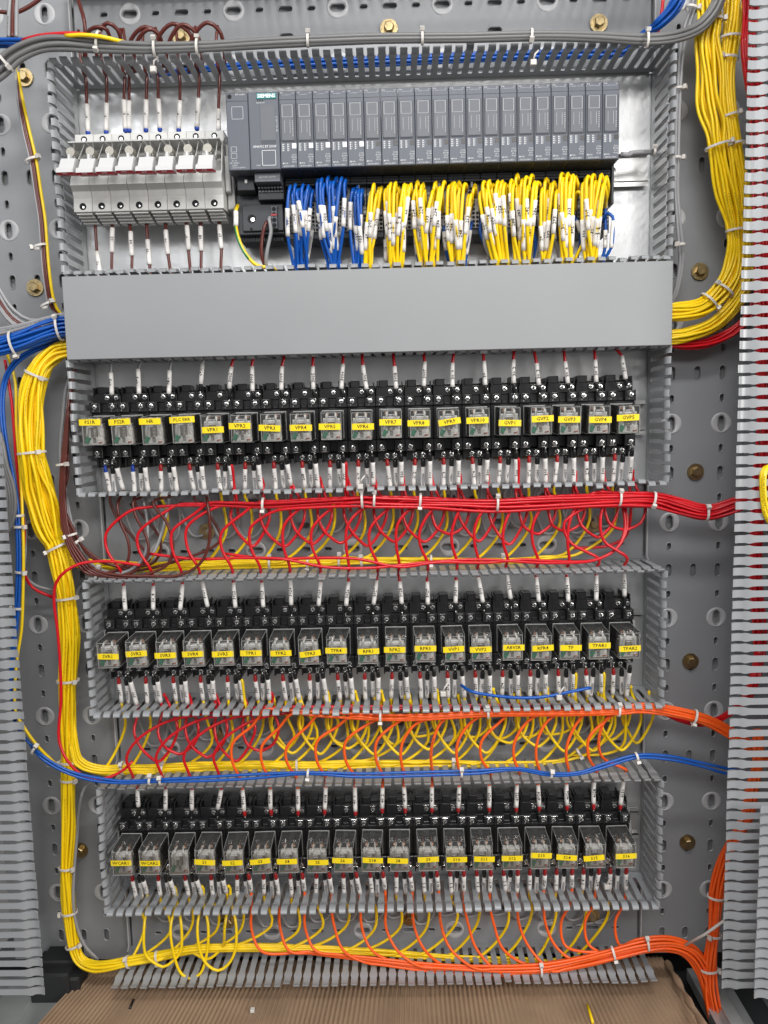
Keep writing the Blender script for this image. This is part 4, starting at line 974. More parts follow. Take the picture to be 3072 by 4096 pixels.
def module_print(di):
    mb = MB(); t_ = lambda s_, x, v, sz: text(mb, s_, (x, -h-.12, zz(v)), (1, 0, 0), (0, 0, 1), sz, ink_w, .005)
    t_('DI' if di else 'DQ', -q+2.6, .03, 2.0); text(mb, '8x24VDC' if di else '8x24VDC/0.5A', (-.8, -h+1.0, zz(.052)-.2), (1, 0, 0), (0, 0, 1), 2.1, ink_w)
    text(mb, 'ST', (q-2.4, -h+1.0, zz(.03)), (1, 0, 0), (0, 0, 1), 1.8, ink_w)
    t_('24VDC', 0, .622, 1.9); t_('MAX. 10A', 0, .648, 1.9)
    for k, s_ in enumerate(('CC01' if di else 'CC02', 'BU:A0', 'V0.0', 'FS:21' if di else 'FS:20')): t_(s_, q-2.9, .83+.03*k, 2.0)
    t_('6ES7131-6BF01' if di else '6ES7132-6BF01', 0, .975, 1.75)
    for k in range(9): mb.box(q-3.6, q-3.0, zz(.40+.024*k), zz(.39+.024*k), h, h+1.5, ink_w)
    for (a_, b_) in ((-3.2, -3.0), (2.0, 2.2)): mb.box(a_, b_, zz(.55), zz(.39), h, h+1.45, ink_w)
    return mb.build('printing', link=False)
pdi, pdq = module_print(True), module_print(False)
mb = MB(); mb.box(q-4.6, q-.6, zz(.745), zz(.68), h-.5, h+.2, ledw); sqw = mb.build('marker_square', link=False)
mb = MB(); mb.box(q-4.6, q-.6, zz(.745), zz(.68), h-.5, h+.2, ledb); sqb = mb.build('marker_square', link=False)
# terminal base
BZB = (Q('Z2', 900, 1385, 44).z); BZT = MZT-14
mb = MB(); q2 = MP/2-.12
mb.box(-q2, q2, BZB, BZT, 8, 42, plc_side, .4); mb.box(-q2, q2, MZB-8, MZB-1, 42, 50, plc_side, .5)
for k in range(2): mb.box(-q2+1, q2-1, MZB-3-3*k, MZB-1.8-3*k, 49, 52, plc_side, .2)
mb.box(-1.2, 1.2, MZB-13.5, MZB-8, 42, 48, mat('slider_grey', (.16, .16, .17), .4), .2)
base0 = mb.build('terminal_base', link=False)
def termblock(mt):
    mb = MB(); zt_, zb_ = MZB-15, BZB+6
    mb.box(-q2+.6, q2-.6, zb_, zt_, 41, 44.5, mt, .3)
    nr = 9; nc = 4
    for r__ in range(nr):
        for c_ in range(nc):
            x = -q2+2.3+c_*(2*q2-4.6)/(nc-1); z = zt_-2.2-(zt_-zb_-4.4)*r__/(nr-1)
            mb.disc((x, -44.2, z), 1.55, .5, dark if (c_ in (1, 2) or r__ > 4) else mat('push_grey', (.33, .33, .32), .4), n=8)
    return mb.build('terminal_block', link=False)
tb_a, tb_b = termblock(mat('block_dark', (.10, .10, .10), .45)), termblock(mat('block_pale', (.36, .35, .34), .45))
for i in range(20):
    o = empty('input_output_module', (MX0+MP*(i+.5), 0, 0), 'slim grey plug-in module with a %s square, number %d from the left of the twenty' % ('white' if i < 5 else 'dark', i+1), 'control module', 'slim grey control modules')
    m_ = inst(mod0, o, (0, 0, 0)); 
    for ch in (panel0, lamps0, pdi if i < 5 else pdq, sqw if i < 5 else sqb): inst(ch, o, (0, 0, 0))
    b_ = inst(base0, o, (0, 0, 0)); inst(tb_b if i % 2 else tb_a, b_, (0, 0, 0))
mb = MB(); x = MX1; mb.box(x+.2, x+2.8, MZB-34, MZT-20, 8, 52, plc_side, .6); mb.box(x-8, x+1.6, BZB-1, BZB+20, 8, 40, plc_side, .6)
tag(mb.build('end_cover', origin=(x, -8, BZB)), 'dark grey server cover closing the right end of the slim module row', 'end cover')
# head module
hx0, hxm, hx1 = Q('Z2', 96, 340, 78).x, Q('Z2', 259, 340, 78).x, MX0-.3
o = empty('interface_module', ((hx0+hx1)/2, 0, 0), 'wide grey head module with teal name badge at the left end of the module row', 'control module')
mb = MB(); zt_ = MZT-.3; zb_ = MZB-.6
mb.box(hxm+.15, hx1, zb_, zt_, 40, 78, plc_m, .6)
mb.prism([(zz(.68), 78), (zz(.63), 78.8), (zz(.60), 78.8), (zz(.20), 78.8), (zz(.16), 78)], hxm+11.5, hx1-3.5, plc_lab)
mb.build('module_case', o)
mb = MB(); mb.box(hx0, hxm-.15, zb_, zt_, 40, 77.6, plc_m, .6); mb.box(hx0+.4, hxm-.5, zz(.115), zz(.11), 77, 77.8, plc_side); mb.disc((hx0+3.6, -77.5, zz(.055)), 2.1, .3, dark, n=14)
for (a_, b_, c_, e_) in ((3, 9, .80, .66), ):
    for r__ in range(2):
        zc_ = zz(.735+.085*r__)
        for (u0, u1, v0, v1) in ((3, 8.5, 2.2, 2.5), (3, 8.5, -2.5, -2.2), (3, 3.3, -2.5, 2.5), (8.2, 8.5, -2.5, 2.5)): mb.box(hx0+u0, hx0+u1, zc_+v0, zc_+v1, 77, 77.9, ink_w)
for k, s_ in enumerate(('X1 X1', 'PROFINET', '(LAN)')): text(mb, s_, (hx0+6, -77.9, zz(.885+.03*k)), (1, 0, 0), (0, 0, 1), 2.0, ink_w)
text(mb, '6ES7193-6AR00', (hx0+10, -77.9, zz(.975)), (1, 0, 0), (0, 0, 1), 1.9, ink_w); text(mb, 'BA 2xRJ45', (hxm-7, -77.9, zz(.03)), (1, 0, 0), (0, 0, 1), 2.2, ink_w)
mb.build('bus_adapter', o)
bx0, bx1 = Q('Z2', 323, 335, 79).x, Q('Z2', 468, 335, 79).x; bz0, bz1 = Q('Z2', 395, 358, 79).z, Q('Z2', 395, 316, 79).z
mb = MB(); mb.box(bx0, bx1, bz0, bz1, 77.5, 78.8, teal, .2); text(mb, 'SIEMENS', ((bx0+bx1)/2, -78.95, (bz0+bz1)/2-.1), (1, 0, 0), (0, 0, 1), 4.6, ledw, .03); mb.build('name_badge', o)
mb = MB(); p = Q('Z2', 384, 710, 79); text(mb, 'SIMATIC ET 200SP', (p.x, -78.15, p.z), (1, 0, 0), (0, 0, 1), 2.9, ledw, .0)
text(mb, 'IM 155-6 PN ST', (hx1-2.2, -78.15, zz(.42)), (0, 0, 1), (-1, 0, 0), 2.2, ink_w); text(mb, 'RN ER MT', (bx0+3.6, -78.15, bz0-3.4), (1, 0, 0), (0, 0, 1), 1.8, ink_w)
for k in range(3): mb.box(bx0+.4+k*2.4, bx0+1.6+k*2.4, bz0-2, bz0-1, 77.9, 78.1, dark)
text(mb, 'PWR', (hxm+8, -78.15, zz(.955)), (1, 0, 0), (0, 0, 1), 1.9, ink_w); mb.box(hxm+10.6, hxm+11.8, zz(.965), zz(.95), 77.9, 78.1, dark)
p0, p1 = Q('Z2', 363, 737, 79), Q('Z2', 468, 847, 79)
for (a_, b_, c_, e_) in ((p0.x, p1.x, p1.z, p1.z+.35), (p0.x, p1.x, p0.z-.35, p0.z), (p0.x, p0.x+.35, p1.z, p0.z), (p1.x-.35, p1.x, p1.z, p0.z)): mb.box(a_, b_, c_, e_, 77.9, 78.12, ledw)
p0, p1 = Q('Z2', 137, 415, 79), Q('Z2', 225, 505, 79)
for (a_, b_, c_, e_) in ((p0.x, p1.x, p1.z, p1.z+.3), (p0.x, p1.x, p0.z-.3, p0.z), (p0.x, p0.x+.3, p1.z, p0.z), (p1.x-.3, p1.x, p1.z, p0.z)): mb.box(a_, b_, c_, e_, 77.5, 77.75, ink_w)
mb.build('printing', o)
mb = MB(); lx0, lx1 = Q('Z2', 172, 1100, 46).x, Q('Z2', 520, 1100, 46).x
mb.box(lx0, lx1, BZB+5, MZB-14, 8, 44, plc_side, .8); mb.box(lx0+6, lx1-.3, BZB+8, MZB-24, 44, 47, plc_side, .6); mb.box(hx0+4, hxm, MZB-14, MZB-.5, 8, 60, plc_side, .6)
mb.box(hxm+2, hx1-2, MZB-9.5, MZB-1, 40, 70, plc_lab, .5); text(mb, '6ES7155-6AU01', ((hxm+hx1)/2, -70.1, MZB-5.2), (1, 0, 0), (0, 0, 1), 2.5, ink_w)
for k in range(8):
    for j in range(4): mb.box(hxm+3.5+k*3.1, hxm+5.6+k*3.1, MZB-12.6-j*2.7, MZB-11-j*2.7, 56-j*3.2, 60-j*3.2, plc_lab, .1)
mb.box(hxm+2.5, hx1-1, MZB-22, MZB-10, 40, 55, plc_side, .5)
for k in range(26): mb.box(lx0+2+k*1.7, lx0+2.9+k*1.7, BZB, BZB+5, 10, 38, plc_side)
p = Q('Z2', 290, 1245, 47); mb.disc((p.x, -46.8, p.z), 4.2, .5, dark, n=18); mb.disc((p.x+1, -47, p.z-1), 2.1, .8, zinc, n=12); p = Q('Z2', 287, 1320, 47); mb.disc((p.x, -46.8, p.z), 1.5, .4, dark, n=12)
for (x, y) in ((215, 912), (245, 967)): p = Q('Z2', x, y, 62); mb.box(p.x-1.2, p.x+1.2, p.z-1.6, p.z+1.6, 58, 61.5, ledw, .2)
mb.build('lower_housing', o)
mb = MB(); p0, p1 = Q('Z2', 430, 1150, 52), Q('Z2', 480, 1315, 52); mb.box(p0.x, p1.x, p1.z, p0.z, 44, 52, plc_lab, .6)
for k in range(4): mb.disc(((p0.x+p1.x)/2, -52, p0.z-3-k*(p0.z-p1.z-6)/3), 2.2, .3, dark, n=12)
mb.box(p0.x, p1.x, p0.z-9.5, p0.z-7.8, 51, 52.6, fer_r); mb.build('supply_plug', o)

# ================================================================ wires out of the control modules
def plc_group(n_, x0, x1, yt0, yt1, b0, b1, colr, nums, wn, hh=62, gname='', wild=14, yb=1600):
    for k in range(n_):
        f_ = (k+.5)/n_; xt = x0+(x1-x0)*f_+R(-5, 5); yt = yt0+(yt1-yt0)*(.5+.5*math.sin(k*2.4+x0)) ; xb = b0+(b1-b0)*((k*3) % n_+.5)/n_+R(-4, 4)
        hf = hh + R(-7, 8)
        root = Q(wn, xt+R(2, 16), yt+R(55, 190), 45)
        pk = Q(wn, xt+4, yt+2, hf); pk2 = Q(wn, xt-6, yt+38, hf+4)
        f1 = R(.08, .46); f2 = f1+R(.32, .40)
        L = lambda f, bend=0: Q(wn, (xt-8-10*math.sin(f*2.6))*(1-f)+xb*f+bend, (yt+38)*(1-f)+yb*f, hf+4-(hf-46)*max(0, f-.4)*1.2)
        bow = R(-wild, wild)*1.5 - (b1-b0)*.12 + (b1-b0)*.24*f_
        s1 = L(f1, bow*.6); s0 = L(f2, bow)
        end = L(1.0); e2 = end + Vector((0, 4, -20))
        num = nums[k % len(nums)] if nums else ''
        o, org = wire([root, root.lerp(pk, .55)+Vector((0, -7, 0)), pk, pk2, s1, s0, L(.85, bow*.4), end, e2], colr, '%s wire with white sleeve %s arching out below the control modules' % (colr, num), gname, r=1.62)
        sleeve_part(o, org, s0, s1, num, 2.2, size=4.8)
        PLCN.append(num)
PLCN = []
rng = lambda a, b: [str(k) for k in range(a, b)]
plc_group(10, 565, 745, 990, 1040, 590, 705, 'blue', ['1001', '1002', '1011', '1012', '1015', '1009', '1010', '1016', '1014', '1013'], 'Z2', 66, 'blue wires below the control modules')
plc_group(10, 770, 985, 930, 990, 850, 945, 'blue', ['1018', '1017', '1000', '1025', '1020', '1026', '1019', '1027', '1028', '1030'], 'Z2', 66, 'blue wires below the control modules')
plc_group(5, 1030, 1105, 1005, 1040, 1035, 1110, 'blue', ['1034', '1035', '1036', '1033', '1037'], 'Z2', 58, 'blue wires below the control modules', 6)
plc_group(5, 1165, 1250, 985, 1060, 1112, 1180, 'yellow', ['1201', '1202', '1205', '1206', '1203'], 'Z2', 60, 'yellow wires below the control modules', 8)
plc_group(6, 1270, 1375, 970, 1035, 1305, 1370, 'yellow', ['1211', '1216', '1212', '1213', '1215', '1214'], 'Z2', 62, 'yellow wires below the control modules', 8)
plc_group(4, 1405, 1465, 985, 1000, 1355, 1410, 'yellow', ['1218', '1220', '1219', '1221'], 'Z2', 60, 'yellow wires below the control modules', 6)
plc_group(6, 15, 95, 965, 1035, 60, 130, 'yellow', ['1224', '1226', '1225', '1228', '1227', '1229'], 'Z3', 62, 'yellow wires below the control modules', 8)
plc_group(5, 140, 245, 965, 1035, 100, 190, 'yellow', ['1233', '1237', '1234', '1236', '1235'], 'Z3', 62, 'yellow wires below the control modules', 10)
plc_group(6, 265, 360, 965, 1000, 285, 380, 'yellow', ['1242', '1243', '1244', '1246', '1241', '1245'], 'Z3', 62, 'yellow wires below the control modules', 8)
plc_group(4, 375, 465, 980, 1100, 330, 385, 'yellow', ['1248', '1250', '1253', '1256'], 'Z3', 60, 'yellow wires below the control modules', 10)
plc_group(7, 498, 600, 960, 1045, 600, 665, 'yellow', ['1257', '1260', '1262', '1258', '1259', '1261', '1263'], 'Z3', 62, 'yellow wires below the control modules', 8)
plc_group(5, 615, 700, 960, 1000, 650, 718, 'yellow', ['1267', '1266', '1264', '1251', '1252'], 'Z3', 62, 'yellow wires below the control modules', 8)
plc_group(10, 710, 935, 915, 1000, 755, 885, 'yellow', ['1273', '1288', '1283', '1284', '1281', '1287', '1282', '1285', '1280', '1286'], 'Z3', 66, 'yellow wires below the control modules')
plc_group(6, 945, 1075, 945, 1040, 955, 1025, 'yellow', ['1291', '1295', '1290', '1296', '1292', '1293'], 'Z3', 62, 'yellow wires below the control modules', 10)
plc_group(7, 1085, 1205, 905, 965, 1100, 1190, 'yellow', ['1297', '1301', '1298', '1299', '1303', '1300', '1302'], 'Z3', 64, 'yellow wires below the control modules', 10)
plc_group(10, 1245, 1440, 912, 985, 1275, 1370, 'yellow', ['1305', '1306', '1309', '1310', '1311', '1308', '1312', '1307', '1313', '1314'], 'Z3', 64, 'yellow wires below the control modules', 10)
# single outliers
def single(wn, pts, si, colr, num, lab, r=1.6):
    p = [Q(wn, *q) for q in pts]; o, org = wire(p, colr, lab, None, r=r)
    if si is not None: sleeve_part(o, org, p[si+1], p[si], num, 2.15, size=4.8)
single('Z3', [(1200, 1180, 46), (1205, 1060, 60), (1225, 1045, 62), (1245, 1075, 62), (1283, 1240, 62), (1270, 1380, 58), (1200, 1540, 50), (1170, 1620, 44)], 3, 'yellow', '1304', 'yellow wire sleeved 1304, curving out wide to the right of its neighbours')
single('Z3', [(1395, 1260, 46), (1440, 1205, 52), (1475, 1230, 54), (1480, 1260, 54), (1465, 1460, 52), (1420, 1530, 48), (1370, 1610, 44)], 3, 'blue', '', 'blue wire with long blank white sleeve, rightmost below the control modules')
single('Z3', [(1420, 1150, 45), (1424, 1330, 48), (1420, 1460, 48), (1395, 1540, 46), (1350, 1620, 44)], 1, 'blue', '104', 'short blue wire sleeved 104, near the right end below the control modules')
single('Z3', [(905, 1290, 45), (900, 1210, 50), (925, 1230, 52), (938, 1380, 50), (920, 1500, 47), (880, 1620, 44)], None, 'grey', '', 'grey wire arching beside the sleeve 1291 below the control modules', 1.7)
single('Z3', [(860, 1120, 45), (868, 1270, 48), (905, 1400, 48), (905, 1500, 46), (880, 1620, 43)], None, 'blue', '', 'bare blue wire left of the grey arch below the control modules', 1.7)
single('Z3', [(1035, 1240, 45), (1040, 1270, 48), (1048, 1400, 48), (1080, 1520, 46), (1110, 1620, 44)], 1, 'grey', '106', 'grey wire sleeved 106, below the control modules')
single('Z3', [(1190, 1230, 45), (1210, 1260, 48), (1240, 1350, 48), (1235, 1440, 46), (1195, 1620, 43)], 1, 'blue', '', 'blue wire with blank sleeve behind the 1304 wire')
single('Z3', [(510, 1230, 45), (498, 1330, 48), (512, 1380, 48), (560, 1500, 46), (610, 1620, 43)], None, 'blue', '', 'bare blue wire left of the sleeve 1257')
single('Z3', [(540, 1260, 46), (525, 1370, 50), (545, 1470, 50), (600, 1560, 48), (640, 1620, 44)], None, 'grey', '', 'printed grey wire swinging out left of the sleeve 1260', 1.8)
single('Z3', [(440, 1270, 45), (425, 1330, 48), (395, 1510, 48), (392, 1560, 46), (388, 1620, 44)], 1, 'blue', '100', 'blue wire sleeved 100, between the yellow groups in the middle')
single('Z3', [(215, 1250, 45), (205, 1300, 47), (170, 1460, 47), (190, 1560, 45), (230, 1630, 42)], 1, 'grey', '100', 'grey wire sleeved 100, left of the sleeve 1236')
single('Z3', [(235, 1300, 45), (232, 1340, 47), (248, 1480, 47), (262, 1540, 45), (282, 1620, 42)], 1, 'blue', '103', 'blue wire sleeved 103, right of the sleeve 1236')
single('Z3', [(20, 1330, 45), (22, 1380, 47), (36, 1510, 47), (52, 1580, 45), (66, 1640, 42)], 1, 'blue', '103', 'blue wire sleeved 103, left of the sleeve 1224')
single('Z2', [(1280, 1360, 44), (1276, 1400, 46), (1280, 1560, 46), (1285, 1600, 45), (1290, 1640, 42)], 1, 'grey', '105', 'grey wire sleeved 105, below the yellow wire 1211')
single('Z2', [(740, 1300, 45), (735, 1330, 47), (695, 1560, 47), (690, 1600, 45), (688, 1640, 42)], 1, 'grey', '100', 'grey wire sleeved 100, between the two big blue groups')
single('Z2', [(975, 1290, 45), (945, 1310, 48), (930, 1370, 48), (920, 1500, 46), (915, 1640, 42)], 1, 'grey', '100', 'grey wire sleeved 100, right of the second blue group')
single('Z2', [(1030, 1400, 45), (1030, 1440, 47), (1052, 1540, 47), (1070, 1600, 45), (1080, 1640, 42)], 1, 'grey', '', 'grey wire with blank sleeve under the small blue group')
# earth wire, brown and grey at the head module
p = [Q('Z2', 205, 1150, 30), Q('Z2', 185, 1150, 44), Q('Z2', 172, 1190, 48), Q('Z2', 172, 1300, 50), Q('Z2', 195, 1400, 52), Q('Z2', 250, 1510, 54), Q('Z2', 330, 1590, 54), Q('Z2', 420, 1605, 52), Q('Z2', 480, 1625, 40)]
o, org = wire(p, 'earth', 'yellow and green striped earth wire curving down left of the head module', None, r=1.9)
pp = cr(p, 4); mb = MB(); mb.tube([q+Vector((-.35, -.75, -.35)) for q in pp[len(pp)//2-4:-8]], 1.35, WC['green'], n=6); g = mb.build('green_stripe', o); g.location = -org*S
sleeve_part(o, org, p[3], p[2], '', 2.5)
single('Z2', [(415, 1265, 50), (395, 1275, 54), (372, 1350, 54), (362, 1500, 52), (390, 1590, 48), (470, 1625, 42)], None, 'brown', '', 'brown wire dropping from the supply plug of the head module', 1.8)
single('Z2', [(425, 1235, 52), (418, 1250, 56), (432, 1330, 56), (400, 1500, 54), (400, 1600, 48), (470, 1640, 42)], None, 'grey', '', 'grey wire dropping from the supply plug of the head module', 1.9)

# ================================================================ yellow trunks on the right
TRa = Trunk([(2850, -120, 44, 55), (2838, 0, 42, 55), (2842, 90, 42, 54), (2828, 170, 48, 52), (2838, 290, 50, 50), (2846, 410, 52, 48), (2868, 500, 50, 48), (2876, 583, 42, 48), (2892, 680, 42, 46), (2912, 780, 42, 44), (2935, 880, 34, 42), (2944, 960, 30, 42), (2940, 1040, 34, 40), (2915, 1120, 38, 40), (2850, 1200, 36, 40), (2790, 1238, 32, 42), (2700, 1250, 34, 44), (2640, 1250, 30, 42), (2560, 1250, 26, 40)], depth=.7, maxd=11)
TRb = Trunk([(2945, -120, 36, 48), (2940, 0, 36, 48), (2930, 110, 34, 48), (2915, 230, 28, 48), (2912, 330, 22, 48), (2922, 461, 24, 48), (2940, 580, 24, 46), (2962, 690, 22, 44), (2985, 800, 24, 44), (2992, 900, 26, 42), (3000, 1020, 28, 40), (2985, 1120, 30, 38), (2930, 1220, 30, 36), (2850, 1300, 28, 36), (2760, 1335, 26, 36), (2700, 1345, 26, 36), (2640, 1348, 24, 34), (2560, 1345, 20, 34)], depth=.7, maxd=9)
for tk, N, nm in ((TRa, 19, 'left hand'), (TRb, 15, 'right hand')):
    for k in range(N):
        a, b = sun(k, N)
        wire(tk.run(0, tk.n-1, a, b, k*.8, .09), 'yellow', 'one yellow wire of the %s trunk bending into the lidded duct on the right' % nm, 'yellow wires of the %s trunk at the upper right' % nm, r=1.6, step=6)
# red pair under them
TRr = Trunk([(3060, 1090, 16, 36), (3020, 1220, 16, 34), (2975, 1290, 18, 32), (2910, 1340, 18, 30), (2830, 1372, 16, 30), (2750, 1380, 15, 30), (2690, 1376, 14, 30), (2600, 1370, 12, 30)], depth=.6)
for k in range(6):
    a, b = sun(k, 6); wire(TRr.run(0, TRr.n-1, a, b, k, .1), 'red', 'one red wire of the bunch passing under the yellow wires at the lid\'s right end', 'red wires under the yellow trunk at the right', step=6)
# dark red vertical run behind the right slats
TV = Trunk([(3000, -80, 30, 72), (3000, 60, 28, 72), (2990, 200, 26, 80), (3030, 500, 34, 72), (3046, 900, 36, 72), (3052, 1300, 34, 72), (3056, 1700, 32, 72), (3040, 1900, 30, 72), (3022, 2150, 26, 72), (3022, 2350, 24, 72), (3034, 2500, 24, 72), (3036, 2600, 24, 72), (3020, 2700, 22, 90), (2985, 2790, 18, 80), (2940, 2840, 16, 66), (2870, 2880, 14, 50), (2802, 2895, 13, 42), (2720, 2880, 12, 40), (2640, 2848, 11, 44), (2540, 2830, 10, 50), (2300, 2826, 10, 50), (1900, 2828, 10, 48), (1500, 2832, 10, 46), (1150, 2835, 9, 44), (950, 2850, 8, 40)], depth=.6)
for k in range(9):
    a, b = sun(k, 9); wire(TV.run(0, TV.n-1 if k < 5 else 13, a, b, k, .1), 'red', 'one dark red wire of the vertical bunch behind the slats at the right edge', 'red wires behind the right slats', step=7)
TVo = Trunk([(3034, 2920, 18, 92), (3030, 3060, 20, 92), (3012, 3150, 24, 92), (2992, 3260, 22, 90), (2950, 3340, 22, 80), (2905, 3420, 22, 70), (2882, 3500, 26, 66), (2866, 3590, 27, 64), (2856, 3730, 22, 62), (2842, 3850, 26, 62), (2842, 3960, 30, 62), (2865, 4080, 34, 62), (2885, 4180, 34, 60)], depth=.7, maxd=9)
for k in range(13):
    a, b = sun(k, 13); wire(TVo.run(0, TVo.n-1, a, b, k, .1), 'orange', 'one orange wire of the upright bunch leaving the right slats at the lower right', 'orange wires upright at the lower right', step=6)

# ================================================================ blue bunches on the left
TBl = Trunk([(-60, 1398, 38, 64), (0, 1388, 38, 64), (90, 1360, 40, 62), (170, 1330, 42, 58), (245, 1310, 42, 54), (320, 1308, 38, 48), (420, 1310, 30, 44)], depth=.55)
for k in range(16):
    a, b = sun(k, 16); wire(TBl.run(0, TBl.n-1, a, b, k, .06), 'blue', 'one blue wire of the bunch going left out of the lidded duct', 'blue wires left of the lidded duct', step=6)
TBv = Trunk([(300, 1345, 12, 40), (200, 1375, 12, 42), (120, 1410, 13, 42), (60, 1455, 14, 42), (22, 1520, 12, 42), (10, 1620, 12, 44), (22, 1760, 12, 48), (48, 1900, 12, 50), (68, 2030, 11, 52), (76, 2180, 11, 54), (74, 2330, 12, 56), (66, 2480, 11, 58), (54, 2600, 10, 60), (48, 2750, 10, 62), (62, 2880, 9, 66)], depth=.6)
for k in range(4):
    a, b = sun(k, 4); wire(TBv.run(0, TBv.n-1, a, b, k*.3, .05), 'blue', 'one blue wire running down the left duct beside the left slats', 'blue wires down the left edge', step=6)
ylo = [P(30, 1420, 40), P(60, 1520, 42), P(66, 1700, 46), P(82, 1900, 50), P(90, 2060, 54), P(94, 2200, 56), P(92, 2380, 58), P(86, 2520, 60), P(72, 2610, 62), P(62, 2700, 64), P(58, 2800, 66), P(64, 2868, 70)]
wire(ylo, 'earth', 'single orange-yellow wire running down the far left beside the blue ones', step=6)
wire([P(20, 1440, 36), P(48, 1620, 40), P(66, 1850, 44), P(84, 2000, 46), P(97, 2120, 44), P(98, 2290, 36), P(130, 2350, 30), P(212, 2390, 24)], 'red', 'thin red wire bending right behind the yellow trunk at mid left', step=6)
wire([P(96, 2060, 42), P(102, 2200, 40), P(100, 2300, 34), P(140, 2340, 26), P(212, 2362, 20)], 'grey', 'grey wire bending right behind the yellow trunk at mid left', step=6)
# red wire crossing in front of the trunk
wire([P(560, 2260, 58), P(420, 2245, 60), P(320, 2255, 64), P(262, 2285, 68), P(225, 2330, 68), P(216, 2400, 66), P(230, 2520, 64), P(240, 2650, 64), P(244, 2800, 64), P(236, 2900, 66), P(236, 2960, 68), P(262, 3030, 70), P(320, 3095, 66), P(372, 3118, 60), P(440, 3108, 56), P(500, 3075, 52), P(530, 3045, 50)], 'red', 'single red wire running down the front of the left yellow trunk', step=6)
for k in range(2):
    wire([P(600+k*300, 2215, 50), P(780+k*300, 2236, 54), P(960+k*300, 2232, 56), P(1130+k*300, 2236, 58), P(1300+k*300, 2268, 60), P(1480+k*260, 2272-k*22, 60), P(1700+k*260, 2250, 58), P(1900+k*200, 2238, 58), P(2200, 2252-k*8, 58), P(2380, 2240, 56), P(2470, 2190, 52), P(2500+k*8, 2110, 48), P(2490+k*10, 2020, 44)], 'red', '%s long red wire lying over the yellow bundle below the upper relays' % ('first' if k == 0 else 'second'), step=6)
# front blue pair with one yellow
for k in range(2):
    dy = 14*k
    pts = [(52, 2866), (80, 2925), (120, 2975), (166, 3019+dy), (265, 3079+dy*.8), (371, 3108+dy), (497, 3124+dy*.6), (630, 3118+dy*.6), (796, 3110+dy), (1000, 3098+dy*1.2), (1225, 3090+dy*.4), (1442, 3094+dy), (1700, 3088+dy), (1900, 3082+dy*.9), (2071, 3074+dy*.4), (2192, 3092+dy*.6), (2312, 3090+dy*.5), (2433, 3050+dy), (2547, 3020+dy*.8), (2674, 3024+dy), (2800, 3050+dy), (2930, 3078+dy*1.5), (3060, 3100), (3140, 3110)]
    wire([P(x, y, 66 if i < 3 else 74 if i < 20 else 66) for i, (x, y) in enumerate(pts)], 'blue', '%s long blue wire crossing in front of the fingers above the lower relays' % ('upper' if k == 0 else 'lower'), r=1.55, step=6)
wire([P(58, 2850, 70), P(84, 2890, 72), P(120, 2945, 70), P(165, 3000, 66), P(230, 3062, 56), P(260, 3090, 50)], 'earth', 'single yellow wire slanting down beside the blue pair at the lower left', step=6)
# grey wires left of the relay rows
for k, pts in enumerate(([(290, 1470, 20), (262, 1560, 24), (250, 1680, 26), (240, 1800, 28), (248, 1900, 30), (262, 2000, 34), (275, 2080, 36), (300, 2160, 36), (330, 2230, 38), (380, 2290, 44), (440, 2298, 50), (520, 2280, 52), (575, 2230, 50), (590, 2100, 44), (570, 1990, 34)],
        [(296, 1480, 18), (275, 1560, 20), (262, 1690, 22), (256, 1820, 24), (264, 1960, 28), (280, 2060, 30), (300, 2140, 30), (340, 2230, 34), (400, 2278, 44), (480, 2290, 48), (560, 2262, 50), (620, 2200, 48), (660, 2080, 40), (678, 1995, 34)],
        [(282, 2880, 20), (290, 2960, 20), (318, 3020, 18), (360, 3060, 14)], [(385, 3120, 20), (340, 3150, 26), (318, 3230, 30), (308, 3350, 34), (296, 3500, 38), (294, 3620, 40), (312, 3720, 38), (345, 3790, 36), (392, 3838, 34)], [(345, 2330, 8), (318, 2350, 12), (300, 2400, 14), (292, 2500, 16)])):
    wire([P(*q) for q in pts], 'grey', ['left grey wire sweeping beneath the upper row into the left duct', 'right grey wire sweeping beneath the upper row into the left duct', 'grey wire bending right under the yellow trunk beside the middle row', 'grey wire running down the right side of the lower yellow trunk', 'short grey wire end beside the trunk left of the middle row'][k], r=1.7, step=6)
# upper left trio
for k, colr in enumerate(('brown', 'earth', 'grey', 'brown')):
    dx = [0, 13, -12, -6][k]
    pts = [(72, 250, 30), (72, 290, 34), (82+dx*.7, 400, 40), (104+dx, 520, 42), (132+dx, 640, 44), (150+dx, 760, 44), (168+dx, 880, 44), (176+dx, 985, 44), (185+dx, 1090, 44), (200+dx, 1190, 42), (215+dx, 1235, 40), (255, 1262, 36), (330, 1280, 34)]
    wire([P(*q) for q in pts], colr, ['brown', 'yellow', 'grey', 'second brown'][k]+' wire of the thin bunch running down the upper left duct', r=1.6, step=6)
for k in range(6):
    pts = [(-30, 1110+k*14, 40), (10, 1190+k*12, 40), (50, 1250+k*9, 38), (110, 1292+k*6, 36), (180, 1300+k*4, 34)] if k != 0 else [(-30, 1080, 40), (0, 1160, 40), (60, 1245, 40), (120, 1280, 38), (190, 1278, 36)]
    wire([P(*q) for q in pts], 'brown' if k in (2, 3) else 'grey', '%s wire curving in at the left edge above the blue bunch' % ('brown' if k in (2, 3) else 'grey'), '%s wires at the left edge' % ('brown' if k in (2, 3) else 'grey'), r=1.9, step=6)
for k in range(3):
    wire([P(-60, 1325+k*11, 50), P(60, 1305+k*8, 52), P(140, 1285+k*6, 52), P(225, 1262+k*5, 48), P(300, 1248, 40)], 'grey', '%s of three grey wires lying along the top of the blue bunch' % ['top', 'middle', 'lowest'][k], r=1.9, step=6)

